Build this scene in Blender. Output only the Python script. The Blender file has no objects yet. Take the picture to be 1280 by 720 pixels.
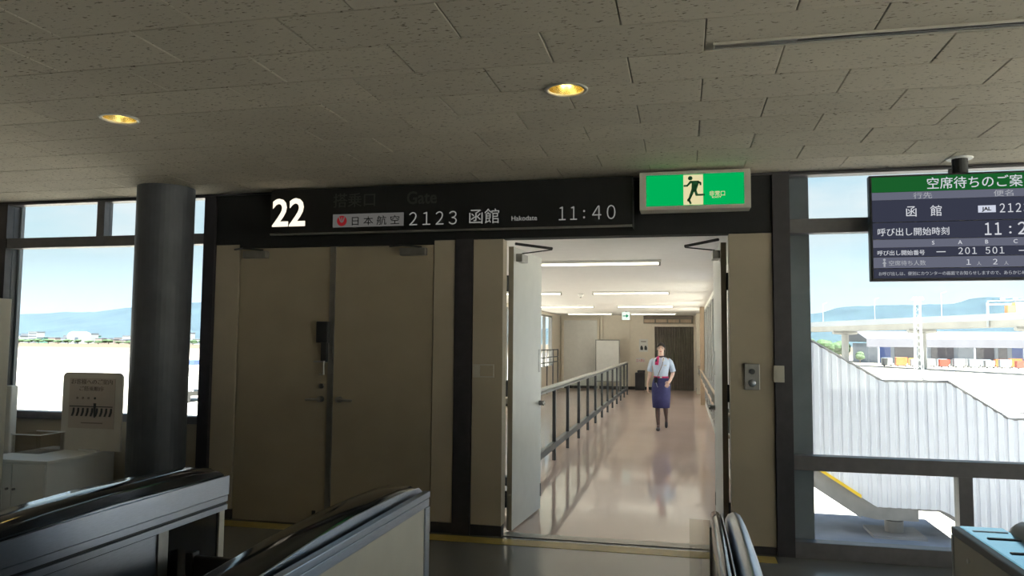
import bpy, bmesh, math, random
from mathutils import Vector, Matrix
random.seed(7)
scene = bpy.context.scene
COL = scene.collection

# ------------------------------------------------------------------ camera
FPX, PITCH, YAW, ROLL, CAM_H = 950.0, math.radians(4.07), math.radians(12.8), math.radians(0.47), 1.62
fw = Vector((-math.sin(YAW)*math.cos(PITCH), math.cos(YAW)*math.cos(PITCH), math.sin(PITCH)))
rt = Vector((math.cos(YAW), math.sin(YAW), 0))
up = rt.cross(fw)
r2 = rt*math.cos(ROLL) + up*math.sin(ROLL)
u2 = up*math.cos(ROLL) - rt*math.sin(ROLL)
cd = bpy.data.cameras.new('camera'); cam = bpy.data.objects.new('camera', cd); COL.objects.link(cam)
m = Matrix((r2, u2, -fw)).transposed().to_4x4(); m.translation = (0, 0, CAM_H)
cam.matrix_world = m
cd.sensor_width = 36; cd.lens = FPX/1280*36; cd.clip_start = 0.05; cd.clip_end = 30000
scene.camera = cam

# ------------------------------------------------------------------ sky, sun, exposure
vs = scene.view_settings
vs.view_transform = 'Standard'; vs.look = 'None'; vs.gamma = 1; vs.use_curve_mapping = False
vs.exposure = 1.12
world = bpy.data.worlds.new('sky'); scene.world = world; world.use_nodes = True
wn, wl = world.node_tree.nodes, world.node_tree.links
wn.clear()
wo = wn.new('ShaderNodeOutputWorld'); wb = wn.new('ShaderNodeBackground'); wl.new(wb.outputs[0], wo.inputs[0])
tc = wn.new('ShaderNodeTexCoord'); sx = wn.new('ShaderNodeSeparateXYZ'); wl.new(tc.outputs['Generated'], sx.inputs[0])
cr = wn.new('ShaderNodeValToRGB'); wl.new(sx.outputs['Z'], cr.inputs[0])
el = cr.color_ramp.elements
el[0].position = 0.0; el[0].color = (0.86, 0.96, 1.0, 1)
el[1].position = 1.0; el[1].color = (0.16, 0.38, 0.80, 1)
e = el.new(0.12); e.color = (0.74, 0.92, 1.0, 1)
e = el.new(0.30); e.color = (0.50, 0.76, 0.97, 1)
mp = wn.new('ShaderNodeMapping'); mp.inputs['Scale'].default_value = (1, 1, 3.2); wl.new(tc.outputs['Generated'], mp.inputs[0])
nz = wn.new('ShaderNodeTexNoise'); nz.inputs['Scale'].default_value = 4.5; nz.inputs['Detail'].default_value = 5
wl.new(mp.outputs[0], nz.inputs['Vector'])
cc = wn.new('ShaderNodeValToRGB'); cc.color_ramp.elements[0].position = 0.50; cc.color_ramp.elements[1].position = 0.78
wl.new(nz.outputs['Fac'], cc.inputs[0])
mx = wn.new('ShaderNodeMix'); mx.data_type = 'RGBA'; mx.inputs['B'].default_value = (1.0, 1.0, 1.02, 1)
wl.new(cc.outputs[0], mx.inputs['Factor']); wl.new(cr.outputs[0], mx.inputs['A'])
wl.new(mx.outputs['Result'], wb.inputs[0]); wb.inputs[1].default_value = 0.47
sl = bpy.data.lights.new('sun', 'SUN'); so = bpy.data.objects.new('sun', sl); COL.objects.link(so)
sl.energy = 17.0; sl.color = (1.0, 0.95, 0.86); sl.angle = math.radians(0.6)
so.rotation_euler = Vector((-0.25, 0.40, -0.88)).to_track_quat('-Z', 'Y').to_euler()

# ------------------------------------------------------------------ materials
def new_mat(name):
    mt = bpy.data.materials.new(name); mt.use_nodes = True
    nt = mt.node_tree; nt.nodes.clear()
    return mt, nt.nodes, nt.links
def P(name, col, rough=0.5, metal=0.0, spec=0.5, noise=0.0, nscale=8.0, bump=0.0, bscale=60.0, stretch=None, coat=0.0):
    """procedural principled material; noise = relative colour variation"""
    mt, n, l = new_mat(name)
    o = n.new('ShaderNodeOutputMaterial'); b = n.new('ShaderNodeBsdfPrincipled'); l.new(b.outputs[0], o.inputs[0])
    b.inputs['Base Color'].default_value = (*col, 1); b.inputs['Roughness'].default_value = rough
    b.inputs['Metallic'].default_value = metal; b.inputs['Specular IOR Level'].default_value = spec
    b.inputs['Coat Weight'].default_value = coat
    g = n.new('ShaderNodeNewGeometry'); vec = g.outputs['Position']
    if stretch:
        mpn = n.new('ShaderNodeMapping'); mpn.inputs['Scale'].default_value = stretch; l.new(vec, mpn.inputs[0]); vec = mpn.outputs[0]
    if noise:
        t = n.new('ShaderNodeTexNoise'); t.inputs['Scale'].default_value = nscale; t.inputs['Detail'].default_value = 4; l.new(vec, t.inputs['Vector'])
        r = n.new('ShaderNodeValToRGB'); l.new(t.outputs['Fac'], r.inputs[0])
        r.color_ramp.elements[0].position = .3; r.color_ramp.elements[1].position = .7
        r.color_ramp.elements[0].color = (*[c*(1-noise) for c in col], 1)
        r.color_ramp.elements[1].color = (*[min(1, c*(1+noise)) for c in col], 1)
        l.new(r.outputs[0], b.inputs['Base Color'])
    if bump:
        t = n.new('ShaderNodeTexNoise'); t.inputs['Scale'].default_value = bscale; l.new(vec, t.inputs['Vector'])
        bp = n.new('ShaderNodeBump'); bp.inputs['Strength'].default_value = bump; bp.inputs['Distance'].default_value = .01
        l.new(t.outputs['Fac'], bp.inputs['Height']); l.new(bp.outputs[0], b.inputs['Normal'])
    return mt
def EM(name, col, strength=1.0):
    mt, n, l = new_mat(name)
    o = n.new('ShaderNodeOutputMaterial'); b = n.new('ShaderNodeEmission'); l.new(b.outputs[0], o.inputs[0])
    b.inputs[0].default_value = (*col, 1); b.inputs[1].default_value = strength
    return mt
def GLASS(name, refl=0.07, tint=(0.93, 0.97, 0.97), rough=0.02):
    mt, n, l = new_mat(name)
    o = n.new('ShaderNodeOutputMaterial'); mxs = n.new('ShaderNodeMixShader'); t = n.new('ShaderNodeBsdfTransparent'); g = n.new('ShaderNodeBsdfGlossy')
    t.inputs[0].default_value = (*tint, 1); g.inputs['Roughness'].default_value = rough
    lw = n.new('ShaderNodeLayerWeight'); lw.inputs[0].default_value = 0.3
    mr = n.new('ShaderNodeMapRange'); mr.inputs['To Min'].default_value = refl*.6; mr.inputs['To Max'].default_value = min(1, refl*6)
    l.new(lw.outputs['Facing'], mr.inputs['Value'])
    pw = n.new('ShaderNodeMath'); pw.operation = 'POWER'; pw.inputs[1].default_value = 3; l.new(lw.outputs['Facing'], pw.inputs[0]); l.new(pw.outputs[0], mr.inputs['Value'])
    l.new(mr.outputs[0], mxs.inputs[0]); l.new(t.outputs[0], mxs.inputs[1]); l.new(g.outputs[0], mxs.inputs[2]); l.new(mxs.outputs[0], o.inputs[0])
    return mt
def CEILTILE(name):
    mt, n, l = new_mat(name)
    o = n.new('ShaderNodeOutputMaterial'); b = n.new('ShaderNodeBsdfPrincipled'); l.new(b.outputs[0], o.inputs[0])
    b.inputs['Roughness'].default_value = .9; b.inputs['Specular IOR Level'].default_value = .15
    g = n.new('ShaderNodeNewGeometry')
    mpn = n.new('ShaderNodeMapping'); mpn.inputs['Scale'].default_value = (1.0, 2.2, 1); mpn.inputs['Rotation'].default_value = (0, 0, .25); l.new(g.outputs['Position'], mpn.inputs[0])
    t = n.new('ShaderNodeTexNoise'); t.inputs['Scale'].default_value = 34; t.inputs['Detail'].default_value = 2.5; t.inputs['Roughness'].default_value = .6; l.new(mpn.outputs[0], t.inputs['Vector'])
    r = n.new('ShaderNodeValToRGB'); l.new(t.outputs['Fac'], r.inputs[0])
    r.color_ramp.elements[0].position = .30; r.color_ramp.elements[0].color = (.17, .14, .10, 1)
    r.color_ramp.elements[1].position = .40; r.color_ramp.elements[1].color = (.60, .54, .44, 1)
    t2 = n.new('ShaderNodeTexNoise'); t2.inputs['Scale'].default_value = 2.0; l.new(g.outputs['Position'], t2.inputs['Vector'])
    mr = n.new('ShaderNodeMapRange'); mr.inputs['To Min'].default_value = .9; mr.inputs['To Max'].default_value = 1.08; l.new(t2.outputs['Fac'], mr.inputs['Value'])
    oi = n.new('ShaderNodeObjectInfo'); mr2 = n.new('ShaderNodeMapRange'); mr2.inputs['To Min'].default_value = .95; mr2.inputs['To Max'].default_value = 1.04; l.new(oi.outputs['Random'], mr2.inputs['Value'])
    mm = n.new('ShaderNodeMath'); mm.operation = 'MULTIPLY'; l.new(mr.outputs[0], mm.inputs[0]); l.new(mr2.outputs[0], mm.inputs[1])
    vm = n.new('ShaderNodeVectorMath'); vm.operation = 'SCALE'; l.new(r.outputs[0], vm.inputs[0]); l.new(mm.outputs[0], vm.inputs['Scale'])
    l.new(vm.outputs[0], b.inputs['Base Color'])
    bp = n.new('ShaderNodeBump'); bp.inputs['Strength'].default_value = .3; bp.inputs['Distance'].default_value = .004; l.new(t.outputs['Fac'], bp.inputs['Height']); l.new(bp.outputs[0], b.inputs['Normal'])
    return mt
def APRON(name):
    mt, n, l = new_mat(name)
    o = n.new('ShaderNodeOutputMaterial'); b = n.new('ShaderNodeBsdfPrincipled'); l.new(b.outputs[0], o.inputs[0])
    b.inputs['Roughness'].default_value = .9; b.inputs['Specular IOR Level'].default_value = .1
    g = n.new('ShaderNodeNewGeometry'); mpn = n.new('ShaderNodeMapping'); mpn.inputs['Scale'].default_value = (.0035, .02, 1); l.new(g.outputs['Position'], mpn.inputs[0])
    t = n.new('ShaderNodeTexNoise'); t.inputs['Scale'].default_value = 1.3; t.inputs['Detail'].default_value = 3; l.new(mpn.outputs[0], t.inputs['Vector'])
    r = n.new('ShaderNodeValToRGB'); l.new(t.outputs['Fac'], r.inputs[0])
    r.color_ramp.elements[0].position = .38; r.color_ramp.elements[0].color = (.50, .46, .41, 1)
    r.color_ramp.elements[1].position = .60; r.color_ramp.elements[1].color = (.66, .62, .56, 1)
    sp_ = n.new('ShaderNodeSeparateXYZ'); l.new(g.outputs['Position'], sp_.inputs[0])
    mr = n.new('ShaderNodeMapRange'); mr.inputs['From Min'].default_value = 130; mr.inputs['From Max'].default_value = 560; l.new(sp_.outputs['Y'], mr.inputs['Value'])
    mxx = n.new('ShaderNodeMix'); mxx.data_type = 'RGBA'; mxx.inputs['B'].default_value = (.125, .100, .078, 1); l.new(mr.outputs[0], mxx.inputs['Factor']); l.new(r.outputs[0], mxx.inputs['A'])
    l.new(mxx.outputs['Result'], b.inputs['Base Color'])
    return mt
def LINO(name, col):
    # waxed linoleum: coloured diffuse under a view-angle dependent gloss
    mt, n, l = new_mat(name)
    o = n.new('ShaderNodeOutputMaterial'); mxs = n.new('ShaderNodeMixShader'); d = n.new('ShaderNodeBsdfDiffuse'); g = n.new('ShaderNodeBsdfGlossy')
    ge = n.new('ShaderNodeNewGeometry'); t = n.new('ShaderNodeTexNoise'); t.inputs['Scale'].default_value = 1.2; t.inputs['Detail'].default_value = 4; l.new(ge.outputs['Position'], t.inputs['Vector'])
    r = n.new('ShaderNodeValToRGB'); l.new(t.outputs['Fac'], r.inputs[0]); r.color_ramp.elements[0].position = .3; r.color_ramp.elements[1].position = .7
    r.color_ramp.elements[0].color = (*[c*.97 for c in col], 1); r.color_ramp.elements[1].color = (*[c*1.03 for c in col], 1); l.new(r.outputs[0], d.inputs[0])
    g.inputs['Roughness'].default_value = .075; g.inputs[0].default_value = (1, 1, 1, 1)
    lw = n.new('ShaderNodeLayerWeight'); pw = n.new('ShaderNodeMath'); pw.operation = 'POWER'; pw.inputs[1].default_value = 2.5; l.new(lw.outputs['Facing'], pw.inputs[0]); lw.inputs[0].default_value = .5
    mr = n.new('ShaderNodeMapRange'); mr.inputs['To Min'].default_value = .05; mr.inputs['To Max'].default_value = .54; l.new(pw.outputs[0], mr.inputs['Value'])
    l.new(mr.outputs[0], mxs.inputs[0]); l.new(d.outputs[0], mxs.inputs[1]); l.new(g.outputs[0], mxs.inputs[2]); l.new(mxs.outputs[0], o.inputs[0])
    return mt
M = {}
M['tile'] = CEILTILE('ceiling_tile_mat')
M['ceil_plain'] = P('ceiling_plain', (.55, .50, .42), .9, noise=.06, nscale=3)
M['plenum'] = P('plenum', (.05, .05, .05), .9, noise=.1)
M['beige'] = P('beige_panel', (.43, .365, .27), .55, noise=.05, nscale=2.5, bump=.05, bscale=200)
M['beige_door'] = P('beige_door', (.36, .30, .21), .5, noise=.05, nscale=3, bump=.04, bscale=160)
M['darkframe'] = P('dark_bronze_frame', (.055, .050, .054), .38, .3, noise=.12, nscale=14)
M['winframe'] = P('window_frame_bronze', (.16, .152, .158), .45, .1, noise=.1, nscale=14)  # dark bronze lightened, window glare on the frames put into the colour
M['facade'] = P('facade_white', (.80, .81, .84), .7, noise=.04, nscale=.5)  # face of the unseen storeys, whitened to bounce light onto the stair
M['darkwall'] = P('dark_header', (.012, .012, .012), .7, noise=.15, nscale=6)
M['column'] = P('column_charcoal', (.075, .08, .09), .5, noise=.15, nscale=5)
M['floor'] = P('floor_grey_vinyl', (.15, .152, .145), .20, spec=.5)
M['yellow_strip'] = P('yellow_floor_strip', (.42, .31, .07), .35, noise=.15, nscale=12)
M['room'] = P('room_wall', (.24, .22, .185), .7, noise=.05)
M['steel'] = P('brushed_steel', (.42, .45, .51), .30, 1.0, noise=.08, nscale=30, stretch=(1, 1, 12))
M['dullmetal'] = P('dull_metal', (.33, .32, .30), .38, .9, noise=.08, nscale=20)
M['darkmetal'] = P('dark_metal', (.07, .07, .07), .4, .8, noise=.1)
M['blackgloss'] = P('black_glossy', (.012, .012, .014), .09, 0, .6, noise=.2)
M['blackmatt'] = P('black_matt', (.02, .02, .022), .5, noise=.2)
M['cream'] = P('cream_panel', (.52, .49, .42), .5, noise=.04)
M['white'] = P('white_painted', (.80, .79, .76), .5, noise=.03)
M['glass'] = GLASS('window_glass', .03)
M['acrylic'] = GLASS('acrylic', .12, (.93, .92, .90))
M['corr_floor'] = LINO('corridor_linoleum', (.60, .455, .40))
M['corr_wall'] = P('corridor_wall', (.80, .72, .60), .55, noise=.03)
M['corr_white'] = P('corridor_white', (.82, .80, .75), .6, noise=.03)
M['corr_ceil'] = P('corridor_ceiling_mat', (.86, .83, .79), .6, noise=.02)
M['doorleaf'] = P('open_door_paint', (.66, .66, .62), .4, noise=.03)
M['leafedge'] = P('door_edge_paint', (.30, .26, .20), .5, noise=.05)
M['rail'] = P('railing_grey', (.10, .105, .11), .4, .4, noise=.1)
M['railtop'] = P('railing_top', (.50, .47, .42), .35, noise=.1)
M['accordion'] = P('accordion_fabric', (.22, .195, .16), .6, noise=.12, nscale=4)
M['tan'] = P('tan_wood', (.50, .38, .27), .5, noise=.12, nscale=4, stretch=(4, 4, 1))
M['tube'] = EM('tube_glow', (1.0, .94, .74), 2.2)
M['lens'] = EM('bulb_glow', (1.0, .82, .38), 10.0)
M['gold'] = P('gold_reflector', (.85, .72, .36), .22, 1.0, noise=.1, nscale=40)
M['apron'] = APRON('apron_concrete')
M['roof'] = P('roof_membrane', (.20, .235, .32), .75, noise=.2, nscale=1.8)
M['corrug'] = P('corrugated_white', (.80, .82, .90), .5, noise=.03, nscale=5)
M['stairgrey'] = P('stair_grey', (.28, .27, .27), .6, noise=.12, nscale=5)
M['yellow'] = P('safety_yellow', (.90, .60, .03), .5, noise=.08)
M['pier'] = P('pier_grey', (.26, .26, .285), .6, noise=.12, nscale=3)
M['concrete'] = P('concrete', (.36, .36, .35), .8, noise=.1, nscale=.15)
M['deck'] = P('deck_fascia', (.40, .43, .47), .7, noise=.06, nscale=.1)
M['hill'] = P('forest_hill', (.02, .036, .036), .95, noise=.3, nscale=.006, spec=.05)
M['green_led'] = EM('exit_green', (.0, .40, .09), .50)
M['exit_cream'] = EM('exit_cream', (.88, .80, .45), .40)
M['exit_dark'] = P('exit_dark_green', (.01, .16, .05), .5, noise=.05)
M['glow22'] = EM('number_glow', (1.0, .88, .70), .60)
M['led'] = EM('led_grey', (.62, .62, .58), .17)
M['ghost'] = P('ghost_lettering', (.05, .05, .045), .5, noise=.05)
M['signwhite'] = EM('sign_plate', (.62, .60, .56), .075)
M['signred'] = EM('logo_red', (.60, .04, .05), .13)
M['signblack'] = P('sign_black', (.008, .008, .008), .6, noise=.1)
M['scr_dark'] = EM('screen_dark', (.060, .066, .105), .30)
M['scr_mid'] = EM('screen_mid', (.16, .17, .23), .38)
M['scr_green'] = EM('screen_green', (.02, .20, .045), .25)
M['scr_text'] = EM('screen_text', (.78, .80, .86), .38)
M['scr_dim'] = EM('screen_text_dim', (.55, .57, .62), .32)
M['red'] = P('red_print', (.75, .05, .08), .5, noise=.05)
M['paper'] = P('paper', (.75, .74, .70), .7, noise=.03)
M['print'] = P('print_brown', (.24, .19, .16), .6, noise=.05)
M['printdark'] = P('print_dark', (.05, .05, .05), .6, noise=.05)
M['skin'] = P('skin', (.80, .55, .44), .5, noise=.04, nscale=20)
M['stocking'] = P('stocking', (.13, .075, .065), .5, noise=.08, nscale=30)
M['blouse'] = P('blouse', (.62, .72, .88), .75, noise=.04, nscale=25, bump=.15, bscale=30)
M['collar'] = P('collar', (.86, .88, .92), .7, noise=.03)
M['skirt'] = P('navy_skirt', (.045, .045, .16), .7, noise=.12, nscale=25, bump=.15, bscale=25)
M['hair'] = P('hair', (.025, .018, .015), .4, noise=.3, nscale=60)
M['scarf'] = P('scarf_magenta', (.62, .03, .16), .6, noise=.2, nscale=30)
M['scarfdark'] = P('scarf_dark', (.05, .035, .06), .6, noise=.2)
M['shoe'] = P('shoe_leather', (.03, .022, .022), .3, noise=.1)
M['lip'] = P('lip', (.55, .12, .12), .4, noise=.05)
M['eyewhite'] = P('eye_dark', (.03, .02, .02), .3, noise=.05)

# ------------------------------------------------------------------ mesh helpers
class MB:
    def __init__(s): s.v = []; s.f = []
    def add(s, vs_, fs_):
        k = len(s.v); s.v += [tuple(p) for p in vs_]; s.f += [tuple(i+k for i in f) for f in fs_]; return s
    def box(s, x0, x1, y0, y1, z0, z1):
        return s.add([(x0,y0,z0),(x1,y0,z0),(x1,y1,z0),(x0,y1,z0),(x0,y0,z1),(x1,y0,z1),(x1,y1,z1),(x0,y1,z1)],
                     [(0,3,2,1),(4,5,6,7),(0,1,5,4),(1,2,6,5),(2,3,7,6),(3,0,4,7)])
    def prism(s, poly, axis, a, b):
        """poly: 2D points in the plane normal to axis (x:(y,z) y:(x,z) z:(x,y))"""
        n = len(poly)
        def pt(p, t): return {'x': (t, p[0], p[1]), 'y': (p[0], t, p[1]), 'z': (p[0], p[1], t)}[axis]
        return s.add([pt(p, a) for p in poly] + [pt(p, b) for p in poly],
                     [tuple(range(n-1, -1, -1)), tuple(range(n, 2*n))] + [(i, (i+1) % n, n+(i+1) % n, n+i) for i in range(n)])
    def tube(s, pts, rad, n=8, ell=1.0):
        pts = [Vector(p) for p in pts]; rad = rad if isinstance(rad, (list, tuple)) else [rad]*len(pts)
        vs_ = []; ref = None
        for i, p in enumerate(pts):
            d = (pts[min(i+1, len(pts)-1)] - pts[max(i-1, 0)]).normalized()
            if ref is None:
                ref = Vector((0, 0, 1)) if abs(d.z) < .9 else Vector((1, 0, 0))
            a = d.cross(ref).normalized(); b = d.cross(a).normalized(); ref = -b if (-b).dot(ref) > 0 else b
            a = d.cross(ref).normalized(); b = a.cross(d).normalized()
            for k in range(n):
                t = 2*math.pi*k/n
                vs_.append(p + a*(math.cos(t)*rad[i]) + b*(math.sin(t)*rad[i]*ell))
        fs_ = [tuple(range(n-1, -1, -1)), tuple(range(n*(len(pts)-1), n*len(pts)))]
        for i in range(len(pts)-1):
            for k in range(n):
                fs_.append((i*n+k, i*n+(k+1) % n, (i+1)*n+(k+1) % n, (i+1)*n+k))
        return s.add(vs_, fs_)
    def cyl(s, p0, p1, r, n=12): return s.tube([p0, p1], r, n)
    def loft(s, rings, n=16, cap=True):
        """rings: (cx, cy, cz, rx, ry) horizontal ellipses"""
        vs_ = []
        for (x, y, z, a, b) in rings:
            for k in range(n):
                t = 2*math.pi*k/n; vs_.append((x+a*math.cos(t), y+b*math.sin(t), z))
        fs_ = []
        for i in range(len(rings)-1):
            for k in range(n):
                fs_.append((i*n+k, i*n+(k+1) % n, (i+1)*n+(k+1) % n, (i+1)*n+k))
        if cap: fs_ += [tuple(range(n-1, -1, -1)), tuple(range(n*(len(rings)-1), n*len(rings)))]
        return s.add(vs_, fs_)
    def sphere(s, c, rx, ry, rz, n=12, m_=8):
        rings = []
        for i in range(m_+1):
            a = -math.pi/2 + math.pi*i/m_; k = max(math.cos(a), .02)
            rings.append((c[0], c[1], c[2]+rz*math.sin(a), rx*k, ry*k))
        return s.loft(rings, n)
    def mesh(s, name):
        me = bpy.data.meshes.new(name); me.from_pydata(s.v, [], s.f); me.update()
        b = bmesh.new(); b.from_mesh(me); bmesh.ops.recalc_face_normals(b, faces=b.faces); b.to_mesh(me); b.free()
        return me
    def build(s, name, mat, parent=None, smooth=False, bevel=0.0, origin=None):
        if origin is not None:
            ox, oy, oz = origin; s.v = [(a-ox, b-oy, c-oz) for a, b, c in s.v]
        o = bpy.data.objects.new(name, s.mesh(name)); COL.objects.link(o)
        o.data.materials.append(M[mat] if isinstance(mat, str) else mat)
        if origin is not None: o.location = origin
        if parent is not None: attach(o, parent)
        if smooth:
            for p in o.data.polygons: p.use_smooth = True
        if bevel:
            bv = o.modifiers.new('bevel', 'BEVEL'); bv.width = bevel; bv.segments = 2; bv.limit_method = 'ANGLE'
        return o
def attach(o, parent):
    w = Matrix.Translation(o.location); o.parent = parent
    off = Vector((0, 0, 0)); q = parent
    while q is not None: off += Vector(q.location); q = q.parent
    o.matrix_parent_inverse = Matrix.Identity(4)
    o.location = Vector(o.location) - off
def B(x0, x1, y0, y1, z0, z1): return MB().box(x0, x1, y0, y1, z0, z1)
def tag(o, label=None, cat=None, group=None, kind=None):
    if label: o['label'] = label
    if cat: o['category'] = cat
    if group: o['group'] = group
    if kind: o['kind'] = kind
    return o
def struct(o, label=None): return tag(o, label, kind='structure')
def empty(name, loc, label=None, cat=None, group=None, kind=None):
    o = bpy.data.objects.new(name, None); COL.objects.link(o); o.location = loc; o.empty_display_size = .1
    return tag(o, label, cat, group, kind)
def lettering(body, x, y, z, size, mat, parent, width=None, bold=0.0, name='lettering', center=False, depth=.0015, space=1.0):
    """flat lettering standing in the X-Z plane facing -Y; (x, z) = left end of base line"""
    c = bpy.data.curves.new('t', 'FONT'); c.body = body; c.size = 1.0; c.extrude = depth/size; c.offset = bold/size; c.space_character = space; c.resolution_u = 3
    o = bpy.data.objects.new('t', c); COL.objects.link(o)
    dg = bpy.context.evaluated_depsgraph_get(); me = bpy.data.meshes.new_from_object(o.evaluated_get(dg))
    bpy.data.objects.remove(o)
    me.transform(Matrix.Scale(size, 4))
    xs = [v.co.x for v in me.vertices]; x0, x1 = min(xs), max(xs); k = (width/(x1-x0)) if width else 1
    for v in me.vertices:
        a, b_, d_ = v.co; v.co = ((a-x0)*k - ((x1-x0)*k/2 if center else 0), -d_, b_)
    me.materials.clear(); me.materials.append(M[mat]); me.name = name
    t = bpy.data.objects.new(name, me); COL.objects.link(t); t.location = (x, y, z); attach(t, parent)
    return t

# ================================================================== LARGE STRUCTURE
WY = 6.28            # front face of the gate wall
CZ = 2.98            # ceiling
RX0, RX1, RY0 = -11.6, 6.6, -9.0
struct(B(RX0, RX1, RY0, WY+.02, -.25, 0).build('floor', 'floor'), 'dark grey polished floor of the gate lounge')
struct(B(RX0, RX1, RY0, WY, 0, .012).build('wall_back', 'room')) if False else None
wbk = empty('wall_back', (0, RY0, 0)); struct(wbk, 'glazed lounge wall behind the viewer')
BX0 = 3.6
B(RX0, BX0, RY0-.2, RY0, -.25, 3.3).build('solid_wall', 'room', wbk); B(BX0, RX1, RY0-.2, RY0, -.25, .45).build('lower_wall', 'room', wbk); B(BX0, RX1, RY0-.2, RY0, 2.9, 3.3).build('upper_wall', 'room', wbk)
for k in range(3): B(BX0+k*1.45-.06, BX0+k*1.45+.06, RY0-.2, RY0, .45, 2.9).build('mullion', 'darkframe', wbk)
B(BX0, RX1, RY0-.11, RY0-.10, .45, 2.9).build('pane', 'glass', wbk)  # unseen glazing added to brighten the lounge from behind
struct(B(RX0-.2, RX0, RY0, WY+.3, -.25, 3.3).build('wall_left', 'room'), 'plain lounge wall far to the left')
wr = empty('wall_right', (RX1, -1, 0)); struct(wr, 'glazed lounge wall far to the right')
B(RX1, RX1+.2, RY0, WY+.3, -.25, .45).build('lower_wall', 'room', wr); B(RX1, RX1+.2, RY0, WY+.3, 2.9, 3.3).build('upper_wall', 'room', wr)
for k in range(7): B(RX1, RX1+.2, RY0+k*2.51-.06, RY0+k*2.51+.06, .45, 2.9).build('mullion', 'darkframe', wr)
B(RX1+.09, RX1+.10, RY0, WY+.3, .45, 2.9).build('pane', 'glass', wr)  # out-of-view glazing put in for more light from the right
# unseen storeys added above the lounge to shade the roof and stair outside
struct(B(-12.6, 9.3, -10, 6.9, 3.3, 13.0).build('wall_upper', 'facade'), 'terminal upper storeys over the gate')

# --- ceiling : slab + individual tiles
ceil = struct(B(RX0, RX1, RY0, WY+.3, 3.22, 3.28).build('ceiling', 'plenum'), 'ceiling of staggered fissured acoustic tiles')
TR, TL, G = .374, .712, .0035
row0 = 2.825
LAMPS = [(-3.40, 3.965), (-.612, 3.972)]
tile_mesh = {}
def tile_me(w, d):
    key = (round(w, 3), round(d, 3))
    if key not in tile_mesh:
        b = .004
        mb = MB()
        mb.add([(0,0,.02),(w,0,.02),(w,d,.02),(0,d,.02),(0,0,b),(w,0,b),(w,d,b),(0,d,b),(b,b,0),(w-b,b,0),(w-b,d-b,0),(b,d-b,0)],
               [(0,1,2,3),(0,4,5,1),(1,5,6,2),(2,6,7,3),(3,7,4,0),(4,8,9,5),(5,9,10,6),(6,10,11,7),(7,11,8,4),(8,11,10,9)])
        me = mb.mesh('ceiling_tile'); me.materials.append(M['tile']); tile_mesh[key] = me
    return tile_mesh[key]
TX0, TX1 = -8.0, 5.3
cutters = []
for lx, ly in LAMPS:
    c = MB().cyl((lx, ly, 2.9), (lx, ly, 3.1), .103, 32).build('cut', 'tile'); cutters.append((c, lx, ly))
for k in range(-3, 10):
    y0 = row0 + TR*k; y1 = min(y0+TR, WY)
    off = -.613 if k % 2 == 1 else -.257          # staggered joints
    j = math.floor((TX0-off)/TL)
    x = off + j*TL
    while x < TX1:
        a, b = max(x, TX0), min(x+TL, TX1)
        if b-a > .05:
            o = bpy.data.objects.new('ceiling_tile', tile_me(b-a-G, y1-y0-G)); COL.objects.link(o); o.location = (a+G/2, y0+G/2, CZ + random.uniform(-.0008, .0008))
            for c, lx, ly in cutters:
                if a-.11 < lx < b+.11 and y0-.11 < ly < y1+.11:
                    md = o.modifiers.new('hole', 'BOOLEAN'); md.object = c; md.operation = 'DIFFERENCE'; md.solver = 'EXACT'
            if o.modifiers:
                dg = bpy.context.evaluated_depsgraph_get()
                me = bpy.data.meshes.new_from_object(o.evaluated_get(dg)); o.modifiers.clear(); o.data = me
                me.materials.clear(); me.materials.append(M['tile'])
            o.parent = ceil
        x += TL
for c, _, _ in cutters: bpy.data.objects.remove(c)
# plain ceiling out of the frame
pc = MB(); pc.box(RX0, RX1, RY0, row0-3*TR, CZ, CZ+.02); pc.box(RX0, TX0, row0-3*TR, WY, CZ, CZ+.02); pc.box(TX1, RX1, row0-3*TR, WY, CZ, CZ+.02)
pc.build('ceiling_board', 'ceil_plain', ceil)
tr = struct(B(RX0, RX1, WY-.035, WY, CZ-.018, CZ-.002).build('trim_1', 'darkframe'), 'thin dark edge strip where ceiling meets gate wall')

# --- gate wall : header, panels, posts
WT = .14
wall = empty('wall_front', (0, WY, 0)); struct(wall, 'beige panelled gate wall with dark header')
def wp(name, x0, x1, z0, z1, mat, y0=WY, y1=WY+WT, bev=.0): return B(x0, x1, y0, y1, z0, z1).build(name, mat, wall, bevel=bev)
wp('header', -4.27, .68, 2.505, 3.22, 'darkwall')
wp('panel', -4.265, -4.025, .09, 2.50, 'beige', bev=.003)
wp('panel', -2.125, -1.935, .09, 2.50, 'beige', bev=.003)
wp('dark_post', -1.93, -1.775, 0, 2.505, 'darkframe', WY-.012)
wp('panel', -1.77, -1.505, .09, 2.50, 'beige', bev=.003)
wp('panel', .350, .680, .06, 2.50, 'beige', bev=.003)
wp('backing_wall', -4.02, -2.13, 2.47, 2.505, 'darkwall')
wp('door_stop', -4.27, -1.775, 0, 2.505, 'darkwall', WY+.145, WY+.16)  # dark sheet added behind the closed doors, blocks light leaking at the seams
wp('end_post', -4.385, -4.27, 0, 3.22, 'darkframe', WY-.03)
wp('end_post', .685, .812, 0, 3.22, 'darkframe', WY-.03)
struct(B(-4.265, -4.02, WY+.006, WY+.1, 0, .085).build('baseboard_left', 'darkframe'), 'dark base strip under narrow beige panel by the left window')
struct(B(-2.125, -1.505, WY+.006, WY+.1, 0, .085).build('baseboard_middle', 'darkframe'), 'dark base strip between closed and open doors')
struct(B(.350, .68, WY+.006, WY+.1, 0, .055).build('baseboard_right', 'darkframe'), 'dark base strip right of the open doorway')
struct(B(-4.25, .66, 6.05, 6.225, 0.0005, .003).build('trim_2', 'yellow_strip'), 'yellow strip on the floor along the gate doors')
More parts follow.
